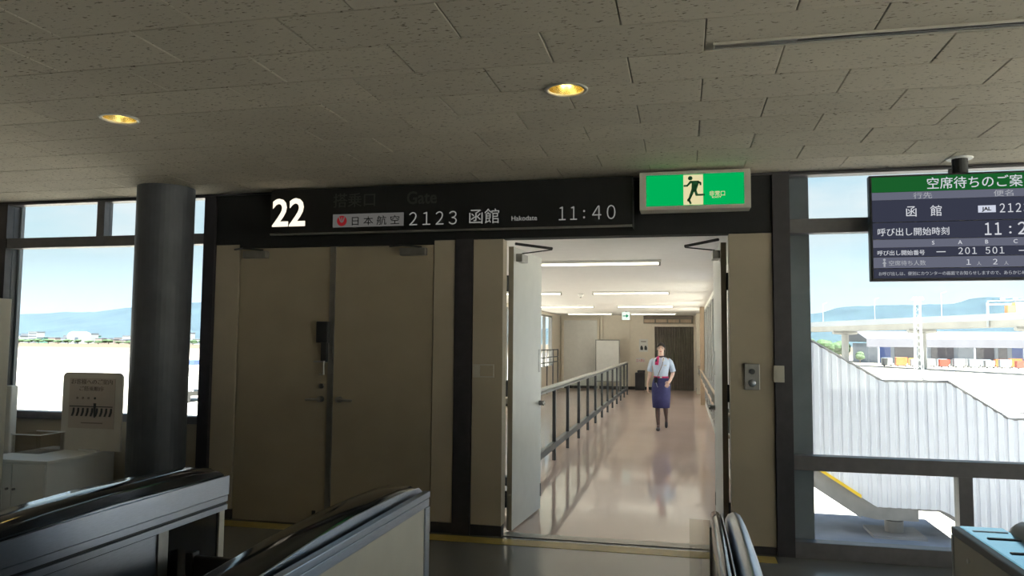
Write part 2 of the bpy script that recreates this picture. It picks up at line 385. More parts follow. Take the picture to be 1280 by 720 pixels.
struct(B(-1.50, .345, WY+.02, WY+.16, -.02, .006).build('trim_3', 'dullmetal'), 'metal door threshold of the open doorway')

# --- windows of the gate wall
def window(n, x0, x1, zb, label, mull_low=(), mull_up=(), low_rail=None, transom=(2.50, 2.605), sill_h=.12, post=True):
    w = empty('window_%d' % n, (x0, WY, 0)); struct(w, label)
    d0, d1 = WY-.02, WY+.09
    fr = MB(); fr.box(x0, x1, d0, d1, transom[0], transom[1]); fr.build('transom', 'winframe', w, bevel=.004)
    B(x0, x1, d0, d1, CZ-.03, 3.22).build('head_rail', 'winframe', w)
    B(x0, x1, d0-.01, d1, zb, zb+sill_h).build('sill_rail', 'winframe', w, bevel=.004)
    if low_rail: B(x0, x1, d0, d1, low_rail[0], low_rail[1]).build('mid_rail', 'winframe', w, bevel=.004)
    for (a, b) in mull_low: B(a, b, d0, d1, zb+sill_h, low_rail[0] if low_rail else transom[0]).build('mullion', 'winframe', w)
    for (a, b) in mull_up: B(a, b, d0, d1, transom[1], CZ-.03).build('mullion', 'winframe', w)
    yg0, yg1 = WY+.045, WY+.053
    def panes(z0, z1, ms):
        xs = [x0] + [t for a in ms for t in a] + [x1]
        for i in range(0, len(xs), 2): B(xs[i], xs[i+1], yg0, yg1, z0, z1).build('pane', 'glass', w)
    if low_rail:
        panes(zb+sill_h, low_rail[0], mull_low); panes(low_rail[1], transom[0], ())
    else: panes(zb+sill_h, transom[0], mull_low)
    panes(transom[1], CZ-.03, mull_up)
    return w
window(1, -6.62, -4.385, .84, 'left window with dark frame overlooking the airfield', mull_up=[(-5.575, -5.49)], transom=(2.515, 2.615), sill_h=.07)
window(2, .812, 4.0, 0, 'right window with dark frame facing the white stairway', mull_low=[(1.957, 2.05)], low_rail=(.655, .768), transom=(2.49, 2.603))
window(3, -11.6, -6.77, .84, 'window further left beyond the dark mullion', mull_up=[(-9.2, -9.1)], mull_low=[(-9.2, -9.1)], transom=(2.515, 2.615), sill_h=.07)
window(4, 4.13, RX1, 0, 'window further right beyond the board', mull_low=[(5.3, 5.4)], low_rail=(.655, .768))
wp('window_post', -6.77, -6.62, 0, 3.22, 'darkframe', WY-.03)
wp('window_post', 4.0, 4.13, 0, 3.22, 'darkframe', WY-.03)
sp = struct(B(-11.6, -4.385, WY, WY+.12, 0, .84).build('wall_sill', 'beige'), 'low beige wall below the left window')
# grey piers standing outside behind the window posts
struct(B(-7.02, -6.60, 6.40, 6.44, -5.5, 3.3).build('wall_pier', 'pier'), 'grey pier outside the left window')
struct(B(.60, .985, 6.46, 6.66, -5.5, 3.3).build('wall_pier', 'pier'), 'grey pier outside the right window')
# round column
cx_, cy_ = -4.555, 5.93
colo = empty('wall_column', (cx_, cy_, 0)); struct(colo, 'round charcoal column in front of the left window')
MB().loft([(cx_, cy_, 0, .243, .243), (cx_, cy_, CZ, .243, .243)], 40).build('shaft', 'column', colo, smooth=False)
MB().loft([(cx_, cy_, 0, .256, .256), (cx_, cy_, .08, .256, .256)], 40).build('base_ring', 'darkframe', colo)
for p in colo.children[0].data.polygons: p.use_smooth = len(p.vertices) == 4

# ================================================================== CORRIDOR BEYOND THE OPEN DOORS
CY0, CY1, CXL, CXR, CC = WY+.14, 27.1, -4.36, .52, 2.60
struct(B(CXL, CXR, WY+.02, CY1, -.25, 0).build('floor_corridor', 'corr_floor'), 'polished pinkish linoleum floor of the boarding corridor')
struct(B(CXL-.1, CXR+.1, CY0, CY1+.2, CC, CC+.2).build('ceiling_corridor', 'corr_ceil'), 'white ceiling of the boarding corridor')
struct(B(CXL-.1, CXR+.1, CY1, CY1+.15, -.25, CC).build('wall_end', 'corr_wall'), 'beige end wall of the boarding corridor')
# side walls with rows of windows
def side_wall(name, x0, x1, label, spans, zs, ze, first, inner, wall_mat):
    # zs: sill height
    w = empty(name, (x0, CY0, 0)); struct(w, label)
    B(x0, x1, CY0, CY1, -.25, zs).build('lower_wall', wall_mat, w)
    z_low = zs
    B(x0, x1, CY0, CY1, ze, CC).build('upper_wall', wall_mat, w)
    ys = [CY0] + [t for a in spans for t in a] + [CY1]
    for i in range(0, len(ys), 2):
        if ys[i+1]-ys[i] > .01: B(x0, x1, ys[i], ys[i+1], zs, ze).build('pier_wall', wall_mat, w)
    xm = (x0+x1)/2
    for i, (a, b) in enumerate(spans):
        wd = empty('window_%d' % (first+i), (xm, a, zs)); struct(wd, 'corridor window, bay %d along the %s' % (i+1, label.split(' with')[0]))
        f = MB(); f.box(x0-.01, x1+.01, a, b, zs, zs+.05); f.box(x0-.01, x1+.01, a, b, ze-.05, ze)
        f.box(x0-.01, x1+.01, a, a+.05, zs+.05, ze-.05); f.box(x0-.01, x1+.01, b-.05, b, zs+.05, ze-.05)
        f.build('frame', 'dullmetal', wd)
        mid = (a+b)/2; B(x0, x1, mid-.03, mid+.03, zs+.05, ze-.05).build('mullion', 'dullmetal', wd)
        B(xm-.004, xm+.004, a+.05, mid-.03, zs+.05, ze-.05).build('pane', 'glass', wd)
        B(xm-.004, xm+.004, mid+.03, b-.05, zs+.05, ze-.05).build('pane', 'glass', wd)
    return w
LS = [(7.0+i*2.65, 9.25+i*2.65) for i in range(7)]
LS[-1] = (22.9, 25.3)
side_wall('wall_corridor_left', CXL-.1, CXL, 'left corridor wall with tall windows', LS, .30, 2.50, 11, 1, 'corr_wall')
B(CXL-.1, CXL+.03, 22.5, 25.5, .30, .85).build('sill_panel', 'corr_wall', bpy.data.objects['wall_corridor_left'])
RS = [(7.2+i*2.75, 9.5+i*2.75) for i in range(6)]
side_wall('wall_corridor_right', CXR, CXR+.1, 'right corridor wall with tall windows', RS, .15, 2.50, 21, -1, 'corr_white')
struct(B(CXL, CXR-.0, CY1-.02, CY1, 0, .10).build('baseboard_end', 'blackmatt'), 'black skirting along the corridor end wall')
struct(B(CXR+.1, CXR+.85, 9.6, CY1+.2, CC+.02, CC+.2).build('roof_eave', 'corr_white'), 'eave over the right corridor windows')  # hidden overhang added to keep sun patches off the corridor floor
# end wall dressing
ewx = CY1
o = empty('partition_panel', (-3.6, ewx-.1, 0), 'large pale flush panel on the corridor end wall by the windows', 'panel')
B(-4.22, -3.02, ewx-.09, ewx-.022, .10, 2.42).build('board', 'corr_white', o, bevel=.01)
f = MB(); f.box(-4.30, -4.22, ewx-.11, ewx-.022, 0, 2.50); f.box(-3.02, -2.95, ewx-.11, ewx-.022, 0, 2.50); f.box(-4.22, -3.02, ewx-.11, ewx-.022, 2.42, 2.50); f.build('frame', 'corr_wall', o)
struct(B(-2.92, -2.84, ewx-.05, ewx, .1, 2.6).build('trim_4', 'corr_wall'), 'vertical beige cover strip on the corridor end wall')
struct(B(-1.95, -1.88, ewx-.05, ewx, .1, 2.6).build('trim_5', 'corr_wall'), 'second vertical beige cover strip beside the exit arrow')
o = empty('standing_whiteboard', (-2.62, ewx-.55, 0), 'white standing board leaning by the corridor end wall', 'board')
B(-3.0, -2.22, ewx-.58, ewx-.54, .30, 1.70).build('board', 'corr_white', o, bevel=.006)
f = MB(); f.box(-3.03, -3.0, ewx-.59, ewx-.53, .0, 1.73); f.box(-2.22, -2.19, ewx-.59, ewx-.53, .0, 1.73); f.box(-3.0, -2.22, ewx-.59, ewx-.53, 1.70, 1.73); f.box(-3.0, -2.22, ewx-.59, ewx-.53, .27, .30); f.build('frame', 'dullmetal', o)
for xf in (-3.03, -2.22): B(xf, xf+.03, ewx-.80, ewx-.34, 0, .03).build('foot', 'dullmetal', o)
# accordion doorway
dr = empty('door_6', (-.37, ewx, 0)); struct(dr, 'grey-brown pleated accordion door at the corridor end')
B(-1.02, .30, ewx-.035, ewx-.022, .0, 2.20).build('backing', 'accordion', dr)
nf = 16
for i in range(nf):
    x0 = -1.02 + 1.32*i/nf; x1 = -1.02 + 1.32*(i+1)/nf; xm = (x0+x1)/2
    MB().prism([(x0, ewx-.036), (xm, ewx-.10), (x1, ewx-.036)], 'z', .02, 2.18).build('pleat', 'accordion', dr)
f = MB(); f.box(-1.10, -1.02, ewx-.12, ewx-.021, 0, 2.28); f.box(.30, .38, ewx-.12, ewx-.021, 0, 2.28); f.box(-1.02, .30, ewx-.12, ewx-.021, 2.20, 2.28); f.build('frame', 'corr_wall', dr)
o = empty('ventilation_grille', (-.5, ewx-.1, 2.3), 'brown ventilation grille above the accordion door', 'grille')
B(-1.40, .28, ewx-.09, ewx-.002, 2.31, 2.58).build('housing', 'accordion', o)
for i in range(4):
    a = -1.38+i*.415; B(a, a+.36, ewx-.115, ewx-.091, 2.34, 2.45).build('louvre', 'tan', o)
B(-1.38, .26, ewx-.115, ewx-.091, 2.49, 2.55).build('louvre', 'print', o)
# notices, bin, arrow sign
o = empty('notice_sheet', (-1.42, ewx-.01, 1.55), 'white notice sheet with two dark shapes beside the accordion door', 'notice')
B(-1.56, -1.26, ewx-.012, ewx-.001, 1.32, 1.76).build('sheet', 'paper', o)
for k in (-1.47, -1.33): MB().prism([(k-.045, 1.38), (k+.045, 1.38), (k+.05, 1.46), (k+.015, 1.53), (k-.03, 1.53), (k-.05, 1.46)], 'y', ewx-.018, ewx-.013).build('printed_shape', 'printdark', o)
B(-1.50, -1.32, ewx-.016, ewx-.0125, 1.66, 1.69).build('printed_line', 'print', o)
o = empty('red_lettered_notice', (-1.52, ewx-.01, 1.0), 'white strip with red lettering above the dark bin', 'notice')
B(-1.67, -1.36, ewx-.012, ewx-.001, .95, 1.10).build('sheet', 'paper', o)
lettering('立入禁止', -1.66, ewx-.014, .975, .11, 'red', o, width=.29)
o = empty('waste_bin', (-1.52, ewx-.3, 0), 'dark upright waste bin against the corridor end wall', 'bin')
B(-1.68, -1.36, ewx-.42, ewx-.12, 0, .60).build('body', 'blackmatt', o, bevel=.015)
B(-1.60, -1.35, ewx-.43, ewx-.11, .60, .68).build('lid', 'blackmatt', o, bevel=.015)
B(-1.57, -1.40, ewx-.436, ewx-.43, .62, .66).build('slot', 'darkmetal', o)
o = empty('exit_arrow_sign', (-1.78, 23.9, 2.6), 'small white sign with green arrow hanging from corridor ceiling', 'exit sign')
B(-1.90, -1.66, 23.86, 23.93, 2.34, 2.58).build('case', EM('arrow_case', (.86, 1.0, .86), .5), o)
MB().prism([(-1.87, 2.445), (-1.77, 2.445), (-1.77, 2.40), (-1.69, 2.46), (-1.77, 2.52), (-1.77, 2.475), (-1.87, 2.475)], 'y', 23.852, 23.859).build('arrow', EM('arrow_green', (0, .30, .12), .4), o)
B(-1.80, -1.76, 23.88, 23.91, 2.58, 2.60).build('hanger', 'dullmetal', o)
# right pilasters
struct(B(.37, CXR, 25.4, 25.8, 0, CC).build('trim_6', 'corr_wall'), 'beige pilaster nearest the accordion door')
struct(B(.40, CXR, 20.95, 21.25, 0, CC).build('trim_7', 'tan'), 'tan pilaster on the right corridor wall')
# ceiling lamps of the corridor
def tube_light(x0, x1, y, label):
    o = empty('ceiling_tube_light', ((x0+x1)/2, y, CC), label, 'ceiling light', 'corridor tube lights')
    B(x0-.03, x1+.03, y-.035, y+.035, CC-.03, CC).build('housing', 'corr_white', o)
    MB().cyl((x0, y, CC-.045), (x1, y, CC-.045), .012, 10).build('tube', 'tube', o, smooth=False)
    for x in (x0-.02, x1): B(x, x+.02, y-.03, y+.03, CC-.07, CC-.02).build('socket', 'dullmetal', o)
for i, y in enumerate((9.05, 14.5, 19.9, 25.0)):
    nm = ('nearest', 'second', 'third', 'farthest')[i]
    tube_light(-1.69, -.29, y, '%s tube light above the walking lane of the corridor' % nm)
    tube_light(-3.75, -2.33, y, '%s tube light above the fenced-off corridor lane' % nm)
o = empty('smoke_detector', (-1.9, 14.7, CC), 'small round smoke detector between the corridor tube lights', 'detector')
MB().loft([(-2.03, 15.2, CC, .06, .06), (-2.03, 15.2, CC-.03, .055, .055), (-2.03, 15.2, CC-.055, .03, .03)], 14).build('base', 'corr_white', o)
MB().loft([(-2.03, 15.2, CC-.055, .025, .025), (-2.03, 15.2, CC-.085, .02, .02)], 10).build('sensor', 'dullmetal', o)
# railing in the corridor
ra = empty('corridor_railing', (-1.77, 7.0, 0), 'long grey metal railing dividing the boarding corridor', 'railing')
MB().tube([(-1.77, 7.6, 1.02), (-1.77, 24.3, 1.02)], .028, 10).build('handrail', 'railtop', ra)
B(-1.80, -1.74, 7.6, 24.3, .965, .995).build('top_bar', 'rail', ra)
B(-1.80, -1.74, 7.6, 24.3, .17, .255).build('bottom_bar', 'rail', ra)
for i in range(14): B(-1.792, -1.748, 8.0+1.25*i-.028, 8.0+1.25*i+.028, 0, .965).build('post', 'rail', ra)
for i in range(13): B(-1.772, -1.768, 8.0+1.25*i+.05, 8.0+1.25*(i+1)-.05, .27, .95).build('pane', 'glass', ra)
# wall handrail, right
ra = empty('wall_handrail', (.42, 8, .9), 'double wall handrail along the right corridor wall', 'handrail')
for z in (.90, .68):
    MB().tube([(.50, 8.0, z), (.42, 8.1, z), (.42, 24.9, z), (.50, 25.0, z)], .02, 8).build('rail_bar', 'tan', ra, smooth=True)
for i in range(9): B(.41, CXR, 8.6+2*i, 8.64+2*i, .66, .92).build('bracket', 'dullmetal', ra)
# guard rail at left corridor windows
ra = empty('window_guard_rail', (-4.3, 24, 0), 'thin pipe guard rail before the far left corridor window', 'railing')
for z in (.98, 1.14, 1.38): MB().cyl((-4.25, 22.6, z), (-4.25, 25.9, z), .018, 8).build('rail_bar', 'rail', ra)
for y in (22.7, 23.8, 24.9, 25.9): MB().cyl((-4.25, y, 0), (-4.25, y, 1.40), .02, 8).build('post', 'rail', ra)

# ================================================================== DOORS
def lever(mb, x, y, z, s):
    mb.cyl((x, y, z), (x, y-.055, z), .026, 12); mb.tube([(x, y-.05, z), (x+s*.03, y-.055, z), (x+s*.13, y-.05, z-.004)], .011, 8)
    return mb
def closed_leaf(n, x0, x1, label, hx, s):
    d = empty('door_%d' % n, (x0, WY, 0)); struct(d, label)
    B(x0+.004, x1-.004, WY+.012, WY+.06, .004, 2.465).build('leaf', 'beige_door', d, bevel=.003)
    lever(MB(), hx, WY+.012, 1.10, s).build('handle', 'dullmetal', d, smooth=False)
    cxx = x0+.06 if s < 0 else x1-.30
    cl = B(cxx, cxx+.24, WY-.05, WY+.012, 2.37, 2.435).build('door_closer', 'dullmetal', d, bevel=.006)
    MB().tube([(cxx+.2, WY-.03, 2.44), (cxx+.05, WY-.12, 2.45), (cxx-.10, WY-.02, 2.455)], .009, 6).build('closer_arm', 'darkmetal', cl)
    return d
d1 = closed_leaf(1, -4.02, -3.078, 'closed beige door leaf with black lock box beside the column', -3.165, -1)
d2 = closed_leaf(2, -3.072, -2.13, 'closed beige door leaf left of the dark post', -2.985, 1)
B(-3.105, -3.055, WY-.004, WY+.012, .012, 2.465).build('astragal', 'dullmetal', d2)
lb = B(-3.20, -3.09, WY-.06, WY+.012, 1.60, 1.79).build('lock_box', 'blackmatt', d1, bevel=.008)
B(-3.155, -3.105, WY-.045, WY+.012, 1.43, 1.60).build('lock_shaft', 'blackmatt', d1)
f = MB(); f.box(-3.22, -3.11, WY-.05, WY+.0, 1.425, 1.44); f.tube([(-3.12, WY-.05, 1.44), (-3.12, WY-.05, 1.32), (-3.16, WY-.05, 1.32)], .008, 6); f.build('lock_bracket', 'dullmetal', d1)
MB().cyl((-3.165, WY+.014, 1.215), (-3.165, WY-.01, 1.215), .022, 12).build('key_cylinder', 'dullmetal', d1)
f = B(-3.225, -3.195, WY-.002, WY+.012, .02, .12).build('flush_bolt', 'darkmetal', d1)
# open leaves, hinged on the corridor side
def open_leaf(n, hx, hy, s, ang, label):
    """s=+1: hinge on left jamb ; leaf runs into the corridor"""
    d = empty('door_%d' % n, (hx, hy, 0)); struct(d, label)
    W, T, H = .985, .045, 2.455
    # local frame : u along leaf, n towards the doorway
    cu, su = math.cos(ang), math.sin(ang)
    def tr_(o):
        for v in o.data.vertices:
            x, y, z = v.co; v.co = (s*(x*cu + y*su) , -x*su*0 + (x*0) + 0, z) if False else (s*(x*su + y*cu), x*cu - y*su, z)
        bm_ = bmesh.new(); bm_.from_mesh(o.data); bmesh.ops.recalc_face_normals(bm_, faces=bm_.faces); bm_.to_mesh(o.data); bm_.free()
        return o
    def pt(mb, name, mat, par, **k):
        o = mb.build(name, mat, None, **k); tr_(o)
        o.parent = par; return o
    # local coords: x = along leaf from hinge, y = towards doorway centre
    pt(B(.03, W, -T/2, T/2, .014, H), 'leaf', 'doorleaf', d)
    pt(B(.0265, .0295, -T/2, T/2, .014, H), 'leaf_edge', 'leafedge', d)
    for z in (.28, 1.22, 2.13):
        pt(MB().cyl((.006, -T/2-.004, z-.07), (.006, -T/2-.004, z+.07), .011, 8).box(.006, .03, -T/2-.01, -T/2, z-.07, z+.07), 'hinge', 'darkmetal', d)
    pt(B(.09, .28, T/2, T/2+.06, 2.33, 2.40), 'door_closer', 'dullmetal', d, bevel=.006)
    pt(MB().tube([(.02, .04, 2.478), (.30, .30, 2.462)], .013, 6).tube([(.15, T/2+.04, 2.405), (.30, .30, 2.452)], .006, 6), 'closer_arm', 'darkmetal', d)
    pt(B(W-.10, W-.045, T/2, T/2+.004, 1.33, 1.55), 'lock_plate', 'dullmetal', d)
    pt(B(W, W+.003, -T/2, T/2, 1.33, 1.58), 'strike_plate', 'darkmetal', d)
    pt(MB().cyl((W-.06, T/2, 1.03), (W-.06, T/2+.05, 1.03), .024, 12).tube([(W-.06, T/2+.05, 1.03), (W-.16, T/2+.055, 1.03)], .011, 8), 'handle', 'dullmetal', d)
    pt(B(W-.02, W+.003, -T/2-.002, T/2+.004, .13, .25), 'flush_bolt', 'darkmetal', d)
    return d
open_leaf(3, -1.478, 6.43, 1, math.radians(4.2), 'open pale door leaf swung into the corridor beside the switch plate')
open_leaf(4, .318, 6.43, -1, math.radians(1.5), 'open pale door leaf swung into the corridor at the right jamb')

# ================================================================== SIGNS AND WALL FITTINGS
# gate number sign
SY = 6.12
sg = empty('gate_number_sign', (-2.0, SY, 2.56), 'long black overhead gate sign with lit number 22 and flight line', 'gate sign')
B(-3.62, -.405, SY, WY-.002, 2.572, 2.965).build('case', 'signblack', sg, bevel=.004)
f = MB(); f.box(-3.62, -.405, SY-.006, SY+.02, 2.556, 2.571); f.build('bottom_edge', 'dullmetal', sg)
f = MB(); f.box(-.404, -.398, SY, WY-.002, 2.556, 2.965); f.build('end_edge', 'darkmetal', sg)
lettering('22', -3.602, SY-.003, 2.640, .345, 'glow22', sg, width=.322, bold=.007, name='number')
lettering('搭乗口', -3.01, SY-.003, 2.80, .135, 'ghost', sg, width=.39)
lettering('Gate', -2.325, SY-.003, 2.80, .155, 'ghost', sg, width=.27, bold=.002)
pl = B(-3.012, -2.352, SY-.004, SY-.0005, 2.612, 2.728).build('airline_plate', 'signwhite', sg)
lettering('日 本 航 空', -2.83, SY-.006, 2.632, .085, 'signblack', pl, width=.44)
lg = MB().prism([(-2.925+.046*math.cos(t*math.pi/16), 2.668+.046*math.sin(t*math.pi/16)) for t in range(32)], 'y', SY-.0075, SY-.0045).build('logo_disc', 'signred', pl)
f = MB()
for s_ in (-1, 1):
    f.prism([(-2.925+s_*.004, 2.650), (-2.925+s_*.016, 2.662), (-2.925+s_*.030, 2.700), (-2.925+s_*.022, 2.704), (-2.925+s_*.012, 2.680)], 'y', SY-.009, SY-.008)
f.prism([(-2.930, 2.655), (-2.920, 2.655), (-2.922, 2.700), (-2.928, 2.704)], 'y', SY-.009, SY-.008)
f.build('logo_wings', 'signwhite', pl)
lettering('２１２３', -2.30, SY-.003, 2.612, .155, 'led', sg, width=.425, bold=-.0012, space=.75)
lettering('函館', -1.765, SY-.003, 2.622, .135, 'led', sg, width=.26)
lettering('Hakodate', -1.398, SY-.003, 2.628, .058, 'led', sg, width=.215)
lettering('１１', -1.0, SY-.003, 2.620, .155, 'led', sg, width=.150, bold=-.0012, space=.7); lettering(':', -.800, SY-.003, 2.632, .150, 'led', sg, bold=-.001); lettering('４０', -.725, SY-.003, 2.620, .155, 'led', sg, width=.188, bold=-.0012, space=.75)
# emergency exit sign
EY = 5.98
ex = empty('exit_sign', (.08, EY, 2.65), 'green lit emergency exit sign with running figure over the doorway', 'exit sign')
f = MB(); f.box(-.335, .50, EY+.004, EY+.16, 2.655, 2.955); f.build('case', 'cream', ex, bevel=.004)
f = MB(); f.box(-.335, -.285, EY-.012, EY+.004, 2.655, 2.955); f.box(.452, .50, EY-.012, EY+.004, 2.655, 2.955); f.box(-.285, .452, EY-.012, EY+.004, 2.655, 2.685); f.box(-.285, .452, EY-.012, EY+.004, 2.93, 2.955); f.build('bezel', 'cream', ex)
B(-.285, .452, EY-.004, EY+.003, 2.685, 2.93).build('lit_panel', 'green_led', ex)
B(.0, .148, EY-.007, EY-.0045, 2.69, 2.925).build('doorway_mark', 'exit_cream', ex)
rf = MB(); ey0, ey1 = EY-.011, EY-.0075
def RM(*pts): rf.prism([(x, z) for x, z in pts], 'y', ey0, ey1)
hx_, hz_ = .052, 2.897
RM(*[(hx_+.017*math.cos(t*math.pi/8), hz_+.017*math.sin(t*math.pi/8)) for t in range(16)])
RM((.05, 2.876), (.115, 2.876), (.12, 2.866), (.098, 2.80), (.06, 2.80), (.062, 2.855))     # torso
RM((.05, 2.876), (.062, 2.862), (.032, 2.832), (.002, 2.832), (.002, 2.845), (.026, 2.846))   # arm back
RM((.11, 2.876), (.135, 2.862), (.135, 2.84), (.122, 2.84), (.122, 2.853), (.105, 2.856))     # arm front
RM((.06, 2.81), (.085, 2.80), (.05, 2.725), (.028, 2.715), (.028, 2.733), (.036, 2.738))       # rear leg
RM((.028, 2.733), (.05, 2.728), (.062, 2.70), (.05, 2.692))
RM((.075, 2.81), (.098, 2.805), (.108, 2.772), (.158, 2.772), (.158, 2.758), (.092, 2.758))     # front leg
rf.build('running_figure', 'exit_dark', ex)
lettering('非常口', .195, EY-.007, 2.755, .045, 'exit_cream', ex, width=.115)
lettering('EXIT', .215, EY-.007, 2.737, .018, 'exit_cream', ex, width=.07)
B(.03, .09, EY+.06, EY+.12, 2.955, CZ).build('mount', 'dullmetal', ex)
# hanging information board
BY = 5.98
bd = empty('information_board', (1.96, BY, 2.08), 'hanging flat screen with standby call table in front of the window', 'display board')
B(1.335, 2.585, BY, BY+.07, 2.085, 2.865).build('case', 'blackmatt', bd, bevel=.006)
MB().cyl((1.955, BY+.035, 2.865), (1.955, BY+.035, CZ-.002), .052, 20).build('pole', 'blackmatt', bd, smooth=False)
MB().loft([(1.955, BY+.035, CZ-.012, .085, .085), (1.955, BY+.035, CZ-.002, .09, .09)], 24).build('ceiling_ring', 'white', bd)
B(1.88, 1.90, BY+.02, BY+.05, 2.865, 2.90).build('bracket', 'blackmatt', bd)
def strip(z0, z1, mat, name='screen_row', x0=1.352, x1=2.568, y=BY-.002): return B(x0, x1, y, BY-.0002, z0, z1).build(name, mat, bd)
strip(2.738, 2.850, 'scr_green'); strip(2.680, 2.736, 'scr_mid'); strip(2.518, 2.678, 'scr_dark')
strip(2.392, 2.512, 'scr_dark'); strip(2.330, 2.388, 'scr_mid'); strip(2.262, 2.328, 'scr_dark'); strip(2.180, 2.258, 'scr_mid'); strip(2.105, 2.174, 'scr_dark')
BT = BY-.004
lettering('空席待ちのご案内', 1.725, BT, 2.758, .092, 'scr_text', bd, width=.70)
lettering('行先', 1.630, BT, 2.688, .048, 'scr_dim', bd, width=.125)
lettering('便名', 2.155, BT, 2.688, .048, 'scr_dim', bd, width=.125)
lettering('函　館', 1.580, BT, 2.560, .085, 'scr_text', bd, width=.235)
w_ = B(2.052, 2.165, BY-.004, BY-.0022, 2.570, 2.620).build('airline_box', EM('box_white', (.72, .76, .9), .4), bd)
lettering('JAL', 2.075, BY-.0055, 2.583, .036, 'signblack', w_, width=.06, bold=.001)
lettering('２１２３', 2.190, BT, 2.567, .085, 'scr_text', bd, width=.185, space=.62)
lettering('呼び出し開始時刻', 1.385, BT, 2.420, .062, 'scr_text', bd, width=.475)
lettering('１１', 2.090, BT, 2.408, .118, 'scr_text', bd, width=.105, bold=.0008, space=.65); lettering(':', 2.245, BT, 2.416, .115, 'scr_text', bd); lettering('２０', 2.300, BT, 2.408, .118, 'scr_text', bd, width=.135, bold=.0008, space=.65)
for t_, x_ in (('S', 1.745), ('A', 1.915), ('B', 2.090), ('C', 2.270)): lettering(t_, x_, BT, 2.346, .040, 'scr_text', bd)
lettering('呼び出し開始番号', 1.380, BT, 2.275, .040, 'scr_text', bd, width=.315)
for x_ in (1.772, 2.300): B(x_, x_+.06, BT-.001, BT, 2.290, 2.296).build('dash', 'scr_text', bd)
lettering('２０１', 1.915, BT, 2.274, .064, 'scr_text', bd, width=.118, space=.62); lettering('５０１', 2.090, BT, 2.274, .064, 'scr_text', bd, width=.118, space=.62)
f = MB(); f.prism([(1.425+.009*math.cos(t*math.pi/6), 2.240+.009*math.sin(t*math.pi/6)) for t in range(12)], 'y', BT-.001, BT); f.prism([(1.410, 2.212), (1.425, 2.232), (1.440, 2.212), (1.431, 2.212), (1.431, 2.188), (1.419, 2.188), (1.419, 2.212)], 'y', BT-.001, BT); f.build('person_symbol', 'scr_dim', bd)
lettering('空席待ち人数', 1.455, BT, 2.200, .040, 'scr_dim', bd, width=.245)
lettering('１', 1.965, BT, 2.197, .052, 'scr_text', bd); lettering('人', 2.032, BT, 2.195, .030, 'scr_dim', bd)
lettering('２', 2.135, BT, 2.197, .052, 'scr_text', bd); lettering('人', 2.205, BT, 2.195, .030, 'scr_dim', bd)
lettering('お呼び出しは、便別にカウンターの画面でお知らせしますので、あらかじめご了承ください', 1.385, BT, 2.127, .030, 'scr_dim', bd, width=1.15)
# downlights
def downlight(x, y, label):
    o = empty('downlight', (x, y, CZ), label, 'ceiling light', 'recessed downlights')
    n = 28
    mb = MB(); rings = [(.118, CZ-.004), (.100, CZ-.007), (.096, CZ+.002)]
    prof = [(.118, CZ), (.116, CZ-.006), (.098, CZ-.007), (.096, CZ+.004)]
    def lathe(prof):
        mb = MB(); vs_ = [(x+r*math.cos(2*math.pi*k/n), y+r*math.sin(2*math.pi*k/n), z) for r, z in prof for k in range(n)]
        fs_ = [(i*n+k, i*n+(k+1) % n, (i+1)*n+(k+1) % n, (i+1)*n+k) for i in range(len(prof)-1) for k in range(n)]
        return mb.add(vs_, fs_)
    lathe(prof).build('trim_ring', 'cream', o, smooth=True)
    lathe([(.096, CZ+.004), (.090, CZ+.05), (.074, CZ+.10), (.045, CZ+.135), (.004, CZ+.145)]).build('reflector', 'gold', o, smooth=True)
    for s_ in (-1, 1):
        MB().tube([(x+s_*.018, y, CZ+.135), (x+s_*.022, y, CZ+.10), (x+s_*.022, y-.0, CZ+.055), (x+s_*.010, y, CZ+.040)], .012, 8).build('bulb', 'lens', o, smooth=True)
    B(x-.085, x+.085, y-.002, y+.002, CZ+.030, CZ+.036).build('cross_baffle', 'gold', o)
    return o
downlight(*LAMPS[0], 'round recessed downlight at left above the column')
downlight(*LAMPS[1], 'round recessed downlight above the doorway')
# slot diffuser
o = empty('air_slot_diffuser', (1.5, 3.505, CZ), 'long thin dark linear air slot in the ceiling', 'air vent')
B(.145, 3.2, 3.470, 3.478, CZ-.010, CZ+.002).build('frame_edge', 'cream', o); B(.145, 3.2, 3.532, 3.540, CZ-.010, CZ+.002).build('frame_edge', 'cream', o); B(.137, .145, 3.470, 3.540, CZ-.010, CZ+.002).build('frame_edge', 'cream', o)
B(.145, 3.2, 3.478, 3.502, CZ-.003, CZ-.0012).build('slot', 'blackmatt', o); B(.145, 3.2, 3.508, 3.532, CZ-.003, CZ-.0012).build('slot', 'blackmatt', o)
B(.145, 3.2, 3.502, 3.508, CZ-.010, CZ-.001).build('blade', 'dullmetal', o)
B(.145, .50, 3.480, 3.530, CZ-.008, CZ-.0035).build('blank_cover', 'dullmetal', o)
# switches
o = empty('switch_plate', (-1.67, WY, 1.37), 'wide beige switch plate on the panel left of the open door', 'switch')
B(-1.765, -1.575, WY-.012, WY, 1.318, 1.43).build('plate', 'cream', o, bevel=.003)
B(-1.758, -1.700, WY-.018, WY-.0125, 1.33, 1.42).build('cover', 'cream', o, bevel=.002); B(-1.695, -1.582, WY-.018, WY-.0125, 1.33, 1.42).build('cover', 'beige', o, bevel=.002)
o = empty('intercom_panel', (.513, WY, 1.36), 'grey metal key switch panel right of the open doorway', 'switch')
B(.455, .572, WY-.022, WY, 1.262, 1.465).build('plate', 'dullmetal', o, bevel=.005)
MB().cyl((.513, WY-.024, 1.405), (.513, WY-.04, 1.405), .022, 14).build('key_switch', 'darkmetal', o)
MB().sphere((.513, WY-.026, 1.315), .03, .012, .03).build('push_button', 'steel', o, smooth=True)
o = empty('post_switch', (.715, WY-.03, 1.39), 'small beige plate on the dark window post', 'switch')
